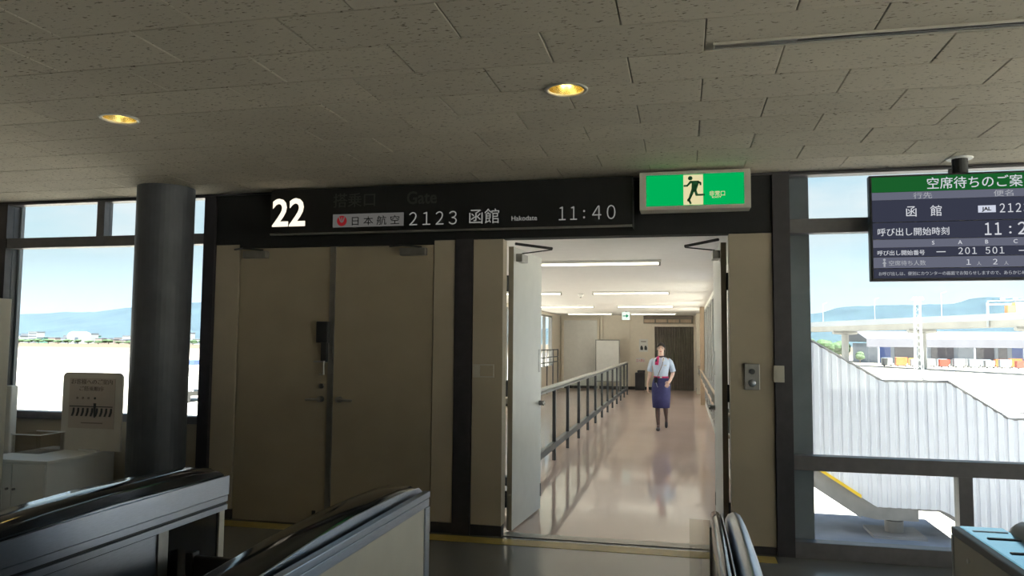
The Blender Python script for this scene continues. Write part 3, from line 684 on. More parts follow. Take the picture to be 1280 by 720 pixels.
B(.672, .752, WY-.042, WY-.03, 1.325, 1.455).build('plate', 'cream', o, bevel=.003); B(.695, .730, WY-.046, WY-.0425, 1.36, 1.42).build('rocker', 'cream', o)

# ================================================================== BOARDING GATE MACHINES (FOREGROUND)
Y0M = .75
def arc_profile(zoff=0.0):
    """(y, z) of the crowned top, from the near end to the far end"""
    pts = [(Y0M, .80), (1.0, .875), (1.3, .94), (1.6, .985), (1.9, 1.017), (2.2, 1.036), (2.5, 1.044), (2.8, 1.040), (3.0, 1.034), (3.16, 1.022), (3.20, 1.002)]
    return [(y, z+zoff) for y, z in pts]
def band(mb, x0, x1, top, bot):
    n = len(top)
    vs_ = [(x, y, z) for x in (x0, x1) for (y, z) in top] + [(x, y, z) for x in (x0, x1) for (y, z) in bot]
    fs_ = []
    for i in range(n-1):
        fs_ += [(i, i+1, n+i+1, n+i), (2*n+i, 3*n+i, 3*n+i+1, 2*n+i+1), (i, 2*n+i, 2*n+i+1, i+1), (n+i, n+i+1, 3*n+i+1, 3*n+i)]
    fs_ += [(0, n, 3*n, 2*n), (n-1, 3*n-1, 4*n-1, 2*n-1)]
    return mb.add(vs_, fs_)
def crowned(mb, x0, x1, top, drop=.035, rnd=.022):
    """rail with rounded shoulders along its length"""
    prof = [(x0, -drop), (x0, -rnd), (x0+rnd*.35, -rnd*.35), (x0+rnd, 0), (x1-rnd, 0), (x1-rnd*.35, -rnd*.35), (x1, -rnd), (x1, -drop)]
    n, m_ = len(top), len(prof)
    vs_ = [(px, y, z+dz) for (y, z) in top for (px, dz) in prof]
    fs_ = [(i*m_+k, i*m_+(k+1) % m_, (i+1)*m_+(k+1) % m_, (i+1)*m_+k) for i in range(n-1) for k in range(m_)]
    fs_ += [tuple(range(m_)), tuple(range((n-1)*m_, n*m_))]
    return mb.add(vs_, fs_)
def steel_top(y):  # upper edge of the side plate
    return .80 + .19*min(1, max(0, (y-.75)/1.35))**.55
# --- machine A (left): steel sided
XA = -2.07
ga = empty('boarding_gate_machine', (XA-.12, 2.0, 0), 'steel-sided boarding gate machine at the left edge, nearest the column', 'gate machine', 'automatic boarding gates')
ys = [p[0] for p in arc_profile()]
plate = [(y, min(.992, z-.034)) for y, z in arc_profile()]; plate[-1] = (3.212, .990); plate[-2] = (3.15, .991)
band(MB(), XA-.012, XA, plate, [(y, .905) if z > .905 else (y, z-.01) for y, z in plate]).build('upper_plate', 'steel', ga)
lo = [(max(y, 1.15), .903) for y in ys]
B(XA-.014, XA-.001, 1.15, 3.205, .876, .9025).build('lower_plate', 'steel', ga)
B(XA-.020, XA-.010, 1.15, 3.205, .862, .876).build('slot_groove', 'blackmatt', ga)
B(XA-.014, XA-.001, 1.15, 3.205, .838, .862).build('lower_plate', 'steel', ga)
B(XA-.022, XA-.002, 3.145, 3.185, .0, .838).build('corner_post', 'cream', ga)
B(XA-.022, XA-.002, 2.735, 2.795, .0, .838).build('mid_post', 'dullmetal', ga)
B(XA-.024, XA-.010, 1.15, 2.735, .05, .832).build('side_panel', 'steel', ga)
B(XA-.024, XA-.010, 2.795, 3.145, .05, .834).build('side_panel', 'blackgloss', ga)
B(XA-.24, XA-.024, Y0M, 3.18, 0, .80).build('body', 'blackmatt', ga)
B(XA-.24, XA-.012, 1.2, 3.19, .80, .905).build('upper_body', 'blackmatt', ga)
crowned(MB(), XA-.215, XA-.035, arc_profile(.006), .10, .03).build('top_rail', 'blackgloss', ga, smooth=True)
crowned(MB(), XA-.034, XA-.022, arc_profile(-.004), .06, .004).build('rail_edge', 'blackgloss', ga)
crowned(MB(), XA-.022, XA-.013, [(y, z-.042) for y, z in arc_profile()], .02, .002).build('bright_seam', 'steel', ga)
# --- machine B (centre-left): cream sided
XB = -1.05
gb = empty('boarding_gate_machine', (XB-.12, 2.0, 0), 'boarding gate machine with cream side panel and dark curved top', 'gate machine', 'automatic boarding gates')
def cream_side(par, X, s, y1=3.10):
    """s: direction the side faces"""
    def bx_(a, b, *r): return B(min(X-s*a, X-s*b), max(X-s*a, X-s*b), *r)
    bx_(0, .030, 1.0, y1, .966, .992).build('side_top_rail', 'steel', par, bevel=.003)
    bx_(.004, .030, 1.0, y1, .930, .963).build('side_top_rail', 'steel', par, bevel=.002)
    bx_(.0, .030, y1-.050, y1, .0, .929).build('side_end_rail', 'steel', par, bevel=.003)
    bx_(.008, .026, 1.0, y1-.050, .06, .929).build('side_panel', 'cream', par)
cream_side(gb, XB, 1)
B(XB-.205, XB-.03, Y0M, 3.02, 0, .80).build('body', 'blackmatt', gb)
B(XB-.205, XB-.03, 1.3, 3.02, .80, .935).build('upper_body', 'blackmatt', gb)
crowned(MB(), XB-.215, XB-.055, [(y*.978, z-.012) for y, z in arc_profile()], .09, .03).build('top_rail', 'blackgloss', gb, smooth=True)
crowned(MB(), XB-.054, XB-.046, [(y*.978, z-.018) for y, z in arc_profile()], .05, .003).build('rail_edge', 'steel', gb)
# low dark flap in the lane between A and B
o = empty('gate_flap', (-1.85, 2.9, 0), 'black closed flap between the two left gate machines', 'gate flap')
B(-2.045, -1.42, 2.88, 2.91, .12, .715).build('flap_panel', 'blackmatt', o, bevel=.008)
B(-2.045, -2.01, 2.87, 2.92, 0, .73).build('hinge_post', 'darkmetal', o, bevel=.004)
B(-1.47, -1.42, 2.86, 2.93, 0, .12).build('foot', 'darkmetal', o)
# --- machine C (seen end on, right of the doorway)
gc = empty('boarding_gate_machine', (.15, 2.0, 0), 'boarding gate machine seen end-on below the right door jamb', 'gate machine', 'automatic boarding gates')
pc_ = [(y*.985, z-.050) for y, z in arc_profile()]
crowned(MB(), .092, .128, pc_, .30, .016).build('left_rail', 'blackgloss', gc, smooth=True)
crowned(MB(), .129, .134, [(y*.98, z-.055) for y, z in arc_profile()], .10, .002).build('rail_edge', 'steel', gc)
crowned(MB(), .150, .215, [(y*.995, z-.058) for y, z in arc_profile()], .10, .028).build('right_rail', 'steel', gc, smooth=True)
B(.100, .212, Y0M, 3.08, 0, .72).build('body', 'dullmetal', gc)
B(.128, .212, 1.3, 3.08, .72, .885).build('upper_body', 'blackmatt', gc)
o = empty('acrylic_flap', (.05, 3.0, 0), 'clear acrylic gate flap beside the end-on gate machine', 'gate flap')
B(.012, .090, 3.02, 3.032, .22, .955).build('flap_panel', 'acrylic', o)
B(.086, .0925, 3.01, 3.042, .2, .93).build('hinge_strip', 'dullmetal', o)
# --- machine D (bottom right)
gd = empty('boarding_gate_machine', (1.02, 2.0, 0), 'boarding gate machine with flat glossy reader top at lower right', 'gate machine', 'automatic boarding gates')
XD = .90
B(XD+.002, XD+.024, .8, 2.955, .06, .965).build('side_panel', 'cream', gd)
B(XD, XD+.026, .8, 2.975, .966, .994).build('side_top_rail', 'darkmetal', gd, bevel=.004)
B(XD+.0, XD+.30, 2.957, 2.975, .0, .965).build('end_plate', 'dullmetal', gd)
B(XD+.024, XD+.30, .8, 2.955, 0, .96).build('body', 'blackmatt', gd)
M['readerglass'] = P('reader_glass', (.36, .68, .80), .14, 1.0, .5, noise=.05)  # cyan mirror tint paints the sky reflection on the reader top
B(XD+.026, XD+.162, .8, 2.972, .962, .996).build('reader_top', 'readerglass', gd, bevel=.003)
for yy in (2.80, 2.62, 2.40): B(XD+.055, XD+.150, yy-.008, yy+.008, .9961, .9985).build('reader_slot', 'blackmatt', gd)
B(XD+.045, XD+.150, 2.895, 2.905, .9961, .998).build('reader_slot', 'steel', gd)
crowned(MB(), XD+.165, XD+.30, [(y*.92, z+.012) for y, z in arc_profile()], .10, .03).build('top_rail', 'darkmetal', gd, smooth=True)
MB().cyl((XD+.002, 2.81, .918), (XD-.004, 2.81, .918), .008, 12).build('indicator', 'paper', gd)
B(XD-.002, XD+.002, 2.40, 2.86, .838, .852).build('side_slot', 'blackmatt', gd)

# ================================================================== LEFT CORNER THINGS
o = empty('white_cabinet', (-5.5, 5.8, 0), 'low white cabinet under the left window', 'cabinet')
B(-5.85, -5.18, 5.40, 6.17, .04, .575).build('body', 'white', o, bevel=.004)
B(-5.865, -5.165, 5.385, 6.175, .575, .600).build('top', 'white', o, bevel=.004)
B(-5.83, -5.20, 5.42, 6.15, 0, .04).build('plinth', 'blackmatt', o)
B(-5.84, -5.52, 5.386, 5.3995, .06, .565).build('cabinet_door', 'white', o, bevel=.002); B(-5.51, -5.19, 5.386, 5.3995, .06, .565).build('cabinet_door', 'white', o, bevel=.002)
for x in (-5.55, -5.48): MB().cyl((x, 5.386, .36), (x, 5.366, .36), .010, 10).build('knob', 'dullmetal', o)
o = empty('acrylic_tray', (-5.7, 6.0, .6), 'clear acrylic tray on top of the white cabinet', 'tray')
f = MB(); f.box(-5.86, -5.56, 5.70, 5.71, .602, .76); f.box(-5.86, -5.56, 5.97, 5.98, .602, .76); f.box(-5.86, -5.85, 5.71, 5.97, .602, .76); f.box(-5.57, -5.56, 5.71, 5.97, .602, .76); f.box(-5.86, -5.56, 5.70, 5.98, .6005, .602)
f.build('tray_walls', 'acrylic', o)
f = MB(); f.box(-5.865, -5.555, 5.695, 5.71, .76, .768); f.box(-5.865, -5.555, 5.97, 5.985, .76, .768); f.box(-5.57, -5.555, 5.71, 5.97, .76, .768); f.build('rim', 'white', o)
# guidance board standing on the cabinet
gbd = empty('guidance_board', (-5.3, 6.02, .6), 'rounded white guidance board with seat-row pictograms standing on the cabinet', 'notice board')
def rrect(x0, x1, z0, z1, r, n=6):
    pts = []
    for cx0, cz0, a0 in ((x1-r, z1-r, 0), (x0+r, z1-r, 90)):
        for k in range(n+1):
            t = math.radians(a0+90*k/n); pts.append((cx0+r*math.cos(t), cz0+r*math.sin(t)))
    return pts + [(x0, z0), (x1, z0)]
GY = 6.0
MB().prism(rrect(-5.625, -4.985, .6005, 1.308, .05), 'y', GY, GY+.02).build('board', P('board_translucent', (.62, .58, .52), .5, noise=.03), gbd)
B(-5.55, -5.06, GY-.002, GY-.0002, .80, 1.255).build('printed_sheet', P('sheet_warm', (.52, .44, .38), .6, noise=.03), gbd)
lettering('お客様へのご案内', -5.53, GY-.004, 1.205, .05, 'print', gbd, width=.44)
lettering('ご搭乗順序', -5.44, GY-.004, 1.145, .045, 'print', gbd, width=.26)
f = MB(); f.box(-5.54, -5.08, GY-.005, GY-.0025, .995, 1.003); f.build('seat_line', 'printdark', gbd)
for i in range(9):
    x = -5.52+.05*i
    MB().prism([(x, .91), (x+.02, .91), (x+.036, .95), (x+.036, .985), (x+.018, .985), (x+.014, .95)], 'y', GY-.005, GY-.0025).build('seat_mark', 'printdark', gbd)
MB().prism([(-5.275, .90), (-5.262, .90), (-5.255, 1.03), (-5.282, 1.03)], 'y', GY-.005, GY-.0025).build('seat_mark', 'printdark', gbd)
for i, x in enumerate((-5.46, -5.40, -5.34, -5.27)):
    MB().prism([(x+.011*math.cos(t*math.pi/6), 1.075+.011*math.sin(t*math.pi/6)) for t in range(12)], 'y', GY-.005, GY-.0025).build('dot_mark', 'printdark' if i == 3 else 'print', gbd)
B(-5.41, -5.18, GY-.004, GY-.0025, .845, .855).build('caption_line', 'print', gbd)
B(-5.40, -5.20, GY-.03, GY+.06, .6002, .615).build('foot', 'white', gbd)
# pale upright locker at the left frame edge
o = empty('pale_locker', (-5.35, 4.9, 0), 'pale upright locker cut by the left picture edge', 'locker')
B(-5.66, -5.31, 4.75, 5.1, 0, 1.935).build('body', 'cream', o, bevel=.006)
B(-5.59, -5.44, 4.738, 4.7495, .05, 1.90).build('locker_door', 'cream', o, bevel=.004); B(-5.43, -5.28, 4.738, 4.7495, .05, 1.90).build('locker_door', 'cream', o, bevel=.004)
for x in (-5.455, -5.42): B(x, x+.01, 4.72, 4.738, 1.0, 1.12).build('handle', 'dullmetal', o)
# white post on the sill side
o = B(-6.28, -6.20, 6.0, 6.08, 0, 1.17).build('white_bollard', 'white', None, bevel=.01, origin=(-6.24, 6.04, 0)); tag(o, 'slim white post before the left window behind the cabinet', 'post')

# ================================================================== PERSON
def build_person(px_, py_):
    root = empty('person', (px_, py_, 0), 'person in pale blue blouse and navy skirt walking up the corridor', 'person')
    # skeleton: name -> (pos, radius x, radius y)
    V = [((0, 0, .90), .125), ((0, 0, 1.03), .105), ((0, .005, 1.17), .118), ((0, .01, 1.29), .100), ((0, .005, 1.365), .048), ((0, -.008, 1.425), .050),   # 0-5
         ((0, -.020, 1.475), .066), ((0, -.012, 1.535), .079), ((0, -.002, 1.580), .060),                                                                 # 6-8 head
         ((-.145, .01, 1.295), .052), ((-.205, .045, 1.06), .038), ((-.245, .02, .865), .027), ((-.25, .005, .80), .026),                                  # 9-12 right arm
         ((.145, .01, 1.295), .052), ((.225, .055, 1.065), .038), ((.175, -.135, .935), .027), ((.155, -.185, .91), .026),                                   # 13-16 left arm
         ((-.075, -.01, .82), .088), ((-.065, -.10, .47), .054), ((-.06, -.10, .30), .050), ((-.052, -.125, .09), .031), ((-.052, -.20, .045), .030),           # 17-21 right leg
         ((.075, .01, .82), .088), ((.072, -.02, .48), .054), ((.078, .12, .34), .050), ((.085, .27, .20), .031), ((.085, .235, .10), .029)]                     # 22-26 left leg
    E_ = [(0,1),(1,2),(2,3),(3,4),(4,5),(5,6),(6,7),(7,8),(3,9),(9,10),(10,11),(11,12),(3,13),(13,14),(14,15),(15,16),
          (0,17),(17,18),(18,19),(19,20),(20,21),(0,22),(22,23),(23,24),(24,25),(25,26)]
    me = bpy.data.meshes.new('sk'); me.from_pydata([v[0] for v in V], E_, []); me.update()
    o = bpy.data.objects.new('sk', me); COL.objects.link(o)
    md = o.modifiers.new('skin', 'SKIN'); md.use_smooth_shade = True; md.branch_smoothing = .4
    if not me.skin_vertices: me.attributes
    for i, v in enumerate(V):
        sv = me.skin_vertices[0].data[i]; r = v[1]
        sv.radius = (r, r*.78) if i < 4 else ((r*.86, r*1.05) if i in (6, 7, 8) else (r, r)); sv.use_root = (i == 0)
    sb_ = o.modifiers.new('sub', 'SUBSURF'); sb_.levels = 2; sb_.render_levels = 2
    dg = bpy.context.evaluated_depsgraph_get(); bm_ = bpy.data.meshes.new_from_object(o.evaluated_get(dg)); bpy.data.objects.remove(o)
    # fingers and thumbs
    mb = MB()
    def hand(w, d, side, inw):
        w = Vector(w); d = Vector(d).normalized(); side = Vector(side).normalized(); inw = Vector(inw).normalized()
        mb.tube([w - d*.02, w + d*.03, w + d*.075], [.022, .032, .030], 8, .55)
        for k, (off, ln) in enumerate(((-.028, .062), (-.010, .072), (.009, .068), (.027, .054))):
            b0 = w + d*.065 + side*off
            mb.tube([b0, b0 + d*ln*.5 + inw*.006, b0 + d*ln*.8 + inw*.024, b0 + d*ln*.92 + inw*.042], [.0088, .0085, .008, .006], 6)
        t0 = w + d*.02 - side*.026
        mb.tube([t0, t0 - side*.022 + d*.025 + inw*.012, t0 - side*.022 + d*.055 + inw*.024], [.010, .0095, .007], 6)
    hand((-.25, .005, .80), (-.02, -.08, -1), (0, 1, 0), (1, 0, 0))
    hand((.155, -.185, .91), (-.25, -.55, -.45), (.7, 0, -.5), (-.4, .5, -.6))
    k = len(bm_.vertices)
    b = bmesh.new(); b.from_mesh(bm_)
    hv = [b.verts.new(p) for p in mb.v]; b.verts.ensure_lookup_table()
    for f in mb.f:
        try: b.faces.new([hv[i] for i in f])
        except ValueError: pass
    # nose, brow ridge, chin, ears grown onto the same mesh
    ft = MB()
    ft.tube([(0, -.092, 1.532), (0, -.105, 1.508), (0, -.094, 1.498)], [.007, .013, .010], 8)
    for s_ in (-1, 1): ft.sphere((s_*.070, .0, 1.512), .010, .018, .030, 8, 6)
    ft.sphere((0, -.066, 1.425), .028, .022, .018, 10, 6)
    hv = [b.verts.new(p) for p in ft.v]
    for f in ft.f: b.faces.new([hv[i] for i in f])
    bmesh.ops.recalc_face_normals(b, faces=b.faces); b.to_mesh(bm_); b.free()
    bm_.materials.clear(); bm_.materials.append(M['skin']); bm_.materials.append(M['stocking'])
    for p in bm_.polygons:
        p.use_smooth = True; c = p.center
        p.material_index = 1 if (c.z < .80 and abs(c.x) < .19) else 0
    bo = bpy.data.objects.new('body', bm_); COL.objects.link(bo); bo.parent = root
    def part(mb, name, mat, smooth=True, par=root):
        o = mb.build(name, mat, None, smooth=smooth); o.parent = par; return o
    # blouse with short sleeves
    bl = MB().loft([(0, .0, .955, .130, .108), (0, 0, 1.0, .128, .106), (0, 0, 1.06, .134, .108), (0, 0, 1.16, .152, .118), (0, .005, 1.24, .166, .118), (0, .01, 1.30, .166, .100), (0, .012, 1.335, .125, .082), (0, .008, 1.36, .070, .064)], 20)
    bl.tube([(-.125, .01, 1.30), (-.165, .015, 1.27), (-.195, .03, 1.18), (-.212, .045, 1.09)], [.052, .054, .053, .054], 12)
    bl.tube([(.125, .01, 1.30), (.165, .015, 1.27), (.200, .035, 1.18), (.222, .05, 1.09)], [.052, .054, .053, .054], 12)
    bl_ = part(bl, 'blouse', 'blouse')
    cl = MB()
    for s_ in (-1, 1): cl.add([(s_*.012, -.070, 1.352), (s_*.060, -.055, 1.368), (s_*.075, -.095, 1.305), (s_*.030, -.112, 1.270), (s_*.012, -.064, 1.352), (s_*.060, -.049, 1.368), (s_*.075, -.089, 1.305), (s_*.030, -.106, 1.270)], [(0,1,2,3),(7,6,5,4),(0,4,5,1),(1,5,6,2),(2,6,7,3),(3,7,4,0)])
    part(cl, 'collar', 'collar', False, bl_)
    part(MB().box(.055, .105, -.124, -.118, 1.195, 1.215), 'name_badge', 'paper', False, bl_)
    part(MB().tube([(.05, -.075, 1.345), (.03, -.125, 1.22), (-.03, -.128, 1.08), (-.065, -.112, .98)], .006, 6), 'lanyard', 'print', True)
    # skirt
    n = 24; rings = [(0, 0, .985, .132, .108), (0, 0, .93, .150, .122), (0, 0, .86, .168, .136), (.0, -.01, .76, .178, .150), (0, -.03, .60, .172, .158), (0, -.045, .415, .158, .156)]
    part(MB().loft(rings, n), 'skirt', 'skirt')
    part(MB().loft([(0, 0, .968, .138, .114), (0, 0, 1.000, .137, .113)], n), 'belt', 'scarf', False)
    part(MB().box(-.02, .02, -.122, -.113, .970, .998), 'belt_buckle', 'paper', False)
    pch = part(MB().box(-.120, -.062, -.142, -.100, .875, .985), 'radio_pouch', 'blackmatt', False)
    part(MB().tube([(-.09, -.142, .885), (-.075, -.155, .85), (-.06, -.150, .80), (-.075, -.150, .84)], .006, 6), 'key_chain', 'steel', True, pch)
    # scarf knot at the neck
    part(MB().tube([(.066*math.cos(t*math.pi/8), .004+.062*math.sin(t*math.pi/8), 1.372+.006*math.sin(t*math.pi/8)) for t in range(17)], .018, 8), 'scarf', 'scarfdark')
    sc = MB().tube([(-.045, -.075, 1.370), (-.062, -.112, 1.330), (-.070, -.130, 1.275), (-.076, -.135, 1.215)], [.022, .034, .040, .036], 8, .5)
    s2 = part(sc, 'scarf_tail', 'scarf')
    part(MB().tube([(-.056, -.100, 1.342), (-.082, -.130, 1.315), (-.088, -.140, 1.275)], [.014, .022, .020], 8, .5), 'scarf_fold', 'scarfdark', True, s2)
    # hair: cap drawn back into a bun
    hr = MB(); vs_ = []; nn, mm = 18, 10
    for i in range(mm+1):
        a = math.radians(90 - 118*i/mm)      # from crown downwards
        for k in range(nn):
            t = 2*math.pi*k/nn; dx, dy = math.cos(t), math.sin(t)
            low = a
            if dy < -.15: low = max(a, math.radians(34 - 30*abs(dx)))    # hairline above the forehead
            vs_.append((.083*math.cos(low)*dx, .002+.102*math.cos(low)*dy, 1.520+.116*math.sin(low)))
    hr.add(vs_, [(i*nn+k, i*nn+(k+1) % nn, (i+1)*nn+(k+1) % nn, (i+1)*nn+k) for i in range(mm) for k in range(nn)] + [tuple(range(nn))])
    hr.sphere((0, .105, 1.50), .042, .036, .042, 12, 8)
    part(hr, 'hair', 'hair')
    for s_ in (-1, 1):
        part(MB().sphere((s_*.030, -.082, 1.520), .0105, .008, .005, 10, 6), 'eye', 'eyewhite')
        part(MB().tube([(s_*.014, -.090, 1.541), (s_*.032, -.088, 1.545), (s_*.048, -.074, 1.539)], [.0018, .0026, .0015], 6), 'eyebrow', 'hair')
    part(MB().tube([(-.024, -.076, 1.468), (0, -.084, 1.467), (.024, -.076, 1.468)], [.003, .0075, .003], 8), 'mouth', 'lip')
    # shoes (low heels)
    sh = MB().tube([(-.052, -.095, .055), (-.052, -.14, .048), (-.052, -.21, .032), (-.052, -.27, .022), (-.052, -.305, .016)], [.030, .036, .042, .038, .018], 10, .62)
    sh.tube([(-.052, -.095, .045), (-.052, -.090, 0)], [.020, .012], 8); part(sh, 'shoe', 'shoe')
    sh = MB().tube([(.085, .295, .185), (.085, .275, .135), (.085, .235, .070), (.085, .205, .040), (.085, .185, .022)], [.030, .036, .040, .036, .020], 10, .8)
    sh.tube([(.085, .300, .175), (.085, .345, .160)], [.020, .012], 8); part(sh, 'shoe', 'shoe')
    return root
build_person(-.44, 14.72)

# ================================================================== OUTSIDE
GZ = -5.5
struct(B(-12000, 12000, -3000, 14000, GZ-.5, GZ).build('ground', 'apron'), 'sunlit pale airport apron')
# flat roof below the right window
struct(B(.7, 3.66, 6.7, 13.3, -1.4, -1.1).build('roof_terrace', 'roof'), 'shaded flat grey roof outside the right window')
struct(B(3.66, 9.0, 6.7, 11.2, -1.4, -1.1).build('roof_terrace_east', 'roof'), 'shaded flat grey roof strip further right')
M['weed'] = P('weed_green', (.10, .26, .08), .7, noise=.2)
def weed(x, y, label):
    o = empty('weed_tuft', (x, y, -1.1), label, 'plant', 'weeds on the roof')
    for k in range(9):
        a = random.uniform(0, 6.28); r = random.uniform(.02, .07); h = random.uniform(.08, .2)
        MB().add([(x+.012, y, -1.1), (x-.012, y, -1.1), (x+r*.6*math.cos(a), y+r*.6*math.sin(a), -1.1+h*.7), (x+r*1.3*math.cos(a), y+r*1.3*math.sin(a), -1.1+h), (x, y+.01, -1.1)], [(0,1,2),(1,4,2),(4,0,2),(0,2,3),(2,1,3)]).build('blade', 'weed', o)
weed(1.75, 10.2, 'green weed tuft on the grey roof nearest the pier')
weed(2.30, 10.5, 'green weed tuft on the grey roof nearest the stair pillar')
# external stair with corrugated white parapets
st = empty('external_stair', (3.0, 11.8, -1.1), 'white corrugated enclosed stairway descending outside the right window', 'stairway')
def topz(x):
    if x < 2.745: return 1.095 + (2.745-x)*.603
    if x < 3.594: return 1.10
    if x < 4.347: return 1.105 - (x-3.594)*.66
    if x < 6.2: return .608
    return .608 - (x-6.2)*.6
def botz(x):
    if x < 2.629: return -.664 + (2.629-x)*.645
    if x < 3.491: return -.664
    if x < 4.4: return -.664 - (x-3.491)*.62
    if x < 6.3: return -1.228
    return -1.228 - (x-6.3)*.6
SYA, SYB = 11.8, 13.0
x = .95; wst = .125
while x < 7.6:
    a, b = x, x+wst
    # corrugated strip: two flats at different depth
    mid = a+.075; dep = .02
    prof = [(a, SYA), (mid-.01, SYA), (mid+.008, SYA+dep), (b, SYA+dep), (b, SYA+dep+.02), (a, SYA+.04)]
    n = len(prof)
    vs_ = [(p[0], p[1], botz(p[0])) for p in prof] + [(p[0], p[1], topz(p[0])) for p in prof]
    MB().add(vs_, [tuple(range(n)), tuple(range(2*n-1, n-1, -1))] + [(i, (i+1) % n, n+(i+1) % n, n+i) for i in range(n)]).build('panel', 'corrug', st)
    x += wst
kx = [.95, 2.745, 3.594, 4.347, 6.2, 7.6]
MB().tube([(k, SYA+.02, topz(k)+.012) for k in kx], .022, 6).build('coping', 'stairgrey', st)
MB().tube([(k, SYB, topz(k)+.012) for k in kx], .022, 6).build('coping', 'stairgrey', st)
f = MB(); kb = [.95, 2.629, 3.491, 4.4, 6.3, 7.6]
for i in range(5):
    a, b = kb[i], kb[i+1]
    f.add([(a, SYB-.02, botz(a)), (b, SYB-.02, botz(b)), (b, SYB-.02, topz(b)), (a, SYB-.02, topz(a)), (a, SYB+.02, botz(a)), (b, SYB+.02, botz(b)), (b, SYB+.02, topz(b)), (a, SYB+.02, topz(a))], [(0,1,2,3),(7,6,5,4),(0,4,5,1),(1,5,6,2),(2,6,7,3),(3,7,4,0)])
f.build('back_parapet', 'corrug', st)
# soffit / stringer
f = MB()
for a, b, da, db in ((.95, 2.43, .30, .30), (2.43, 2.629, .27, .18), (2.629, 3.18, .18, .18), (3.18, 3.491, .03, .03), (3.491, 4.4, .06, .06), (4.4, 6.3, .06, .06)):
    f.add([(a, SYA+.045, botz(a)), (b, SYA+.045, botz(b)), (b, SYB-.025, botz(b)), (a, SYB-.025, botz(a)), (a, SYA+.045, botz(a)-da), (b, SYA+.045, botz(b)-db), (b, SYB-.025, botz(b)-db), (a, SYB-.025, botz(a)-da)], [(0,1,2,3),(7,6,5,4),(0,4,5,1),(1,5,6,2),(2,6,7,3),(3,7,4,0)])
f.build('soffit', 'stairgrey', st)
a, b = .95, 2.43
MB().add([(a, SYA-.012, botz(a)-.015), (b, SYA-.012, botz(b)-.015), (b, SYA-.012, botz(b)+.035), (a, SYA-.012, botz(a)+.035), (a, SYA+.045, botz(a)-.015), (b, SYA+.045, botz(b)-.015), (b, SYA+.045, botz(b)+.035), (a, SYA+.045, botz(a)+.035)], [(0,1,2,3),(7,6,5,4),(0,4,5,1),(1,5,6,2),(2,6,7,3),(3,7,4,0)]).build('yellow_edge', 'yellow', st)
pl_ = MB().loft([(2.93, 12.15, -1.06, .125, .125), (2.93, 12.15, -.80, .125, .125)], 24).build('pillar', 'stairgrey', st)
MB().loft([(2.93, 12.15, -.90, .132, .132), (2.93, 12.15, -.885, .132, .132)], 24).build('collar', 'darkmetal', pl_)
MB().loft([(2.93, 12.15, -.80, .120, .120), (2.93, 12.15, -.67, .135, .135)], 24).build('head', 'stairgrey', pl_)
MB().prism([(2.58, 11.80), (3.28, 11.80), (3.28, 12.48), (2.58, 12.48)], 'z', -1.099, -1.06).build('base_plate', 'pier', pl_)

# mountains: long ridges of faceted slopes
def ridge(name, ctrl, y_, label, seed):
    rnd = random.Random(seed); mb = MB(); xs = []; N = 150
    x0, x1 = ctrl[0][0], ctrl[-1][0]
    def h(x):
        for (a, ha), (b, hb) in zip(ctrl, ctrl[1:]):
            if a <= x <= b:
                t = (x-a)/(b-a); t = t*t*(3-2*t); return ha+(hb-ha)*t
        return ctrl[-1][1]
    prof = [(-1300, -.02), (-900, .25), (-600, .45), (-300, .78), (0, 1), (400, .8), (900, 0)]
    vs_ = []
    for i in range(N+1):
        x = x0+(x1-x0)*i/N
        for dy, k in prof:
            j = rnd.uniform(-1, 1)
            vs_.append((x+rnd.uniform(-10, 10), y_+dy+(j*70 if 0 < k < 1 else 0), GZ-1+(h(x)+5)*k*(1+(.07*j if 0 < k < 1 else .012*j))))
    m_ = len(prof)
    mb.add(vs_, [(i*m_+k, i*m_+k+1, (i+1)*m_+k+1, (i+1)*m_+k) for i in range(N) for k in range(m_-1)])
    o = mb.build(name, 'hill', None, smooth=True, origin=((x0+x1)/2, y_, GZ)); tag(o, label, 'mountain')
    return o
ridge('mountain_ridge', [(-1100, 40), (-300, 120), (200, 135), (597, 152), (783, 190), (1000, 197), (1211, 200), (1385, 234), (1480, 228), (1640, 218), (2100, 250), (3000, 180), (4500, 60)], 4000, 'hazy blue mountain ridge behind the overpass', 1)
ridge('mountain_ridge', [(-7500, 60), (-5600, 110), (-4700, 135), (-4130, 152), (-3711, 166), (-3500, 168), (-3281, 195), (-2868, 224), (-2300, 235), (-1700, 150), (-1250, 40)], 4000, 'hazy blue mountain ridge beyond the airfield at left', 2)
# real haze between city and mountains
mt, n, l = new_mat('haze_volume')
ho = n.new('ShaderNodeOutputMaterial'); hv = n.new('ShaderNodeVolumeScatter'); l.new(hv.outputs[0], ho.inputs['Volume'])
hv.inputs['Color'].default_value = (.44, .63, 1.0, 1); hv.inputs['Anisotropy'].default_value = 0.0
hg = n.new('ShaderNodeNewGeometry'); hs = n.new('ShaderNodeSeparateXYZ'); l.new(hg.outputs['Position'], hs.inputs[0])
hm = n.new('ShaderNodeMapRange'); hm.interpolation_type = 'SMOOTHSTEP'; hm.inputs['From Min'].default_value = 60; hm.inputs['From Max'].default_value = 330; hm.inputs['To Min'].default_value = .00042; hm.inputs['To Max'].default_value = 0
l.new(hs.outputs['Z'], hm.inputs['Value']); l.new(hm.outputs[0], hv.inputs['Density'])
hz = B(-9000, 6000, 2000, 2500, GZ+.1, 335).build('haze', mt); tag(hz, 'pale blue haze in front of the mountains', 'haze', kind='stuff')
scene.cycles.volume_bounces = 2
scene.cycles.volume_step_rate = 1.0; scene.cycles.volume_max_steps = 12

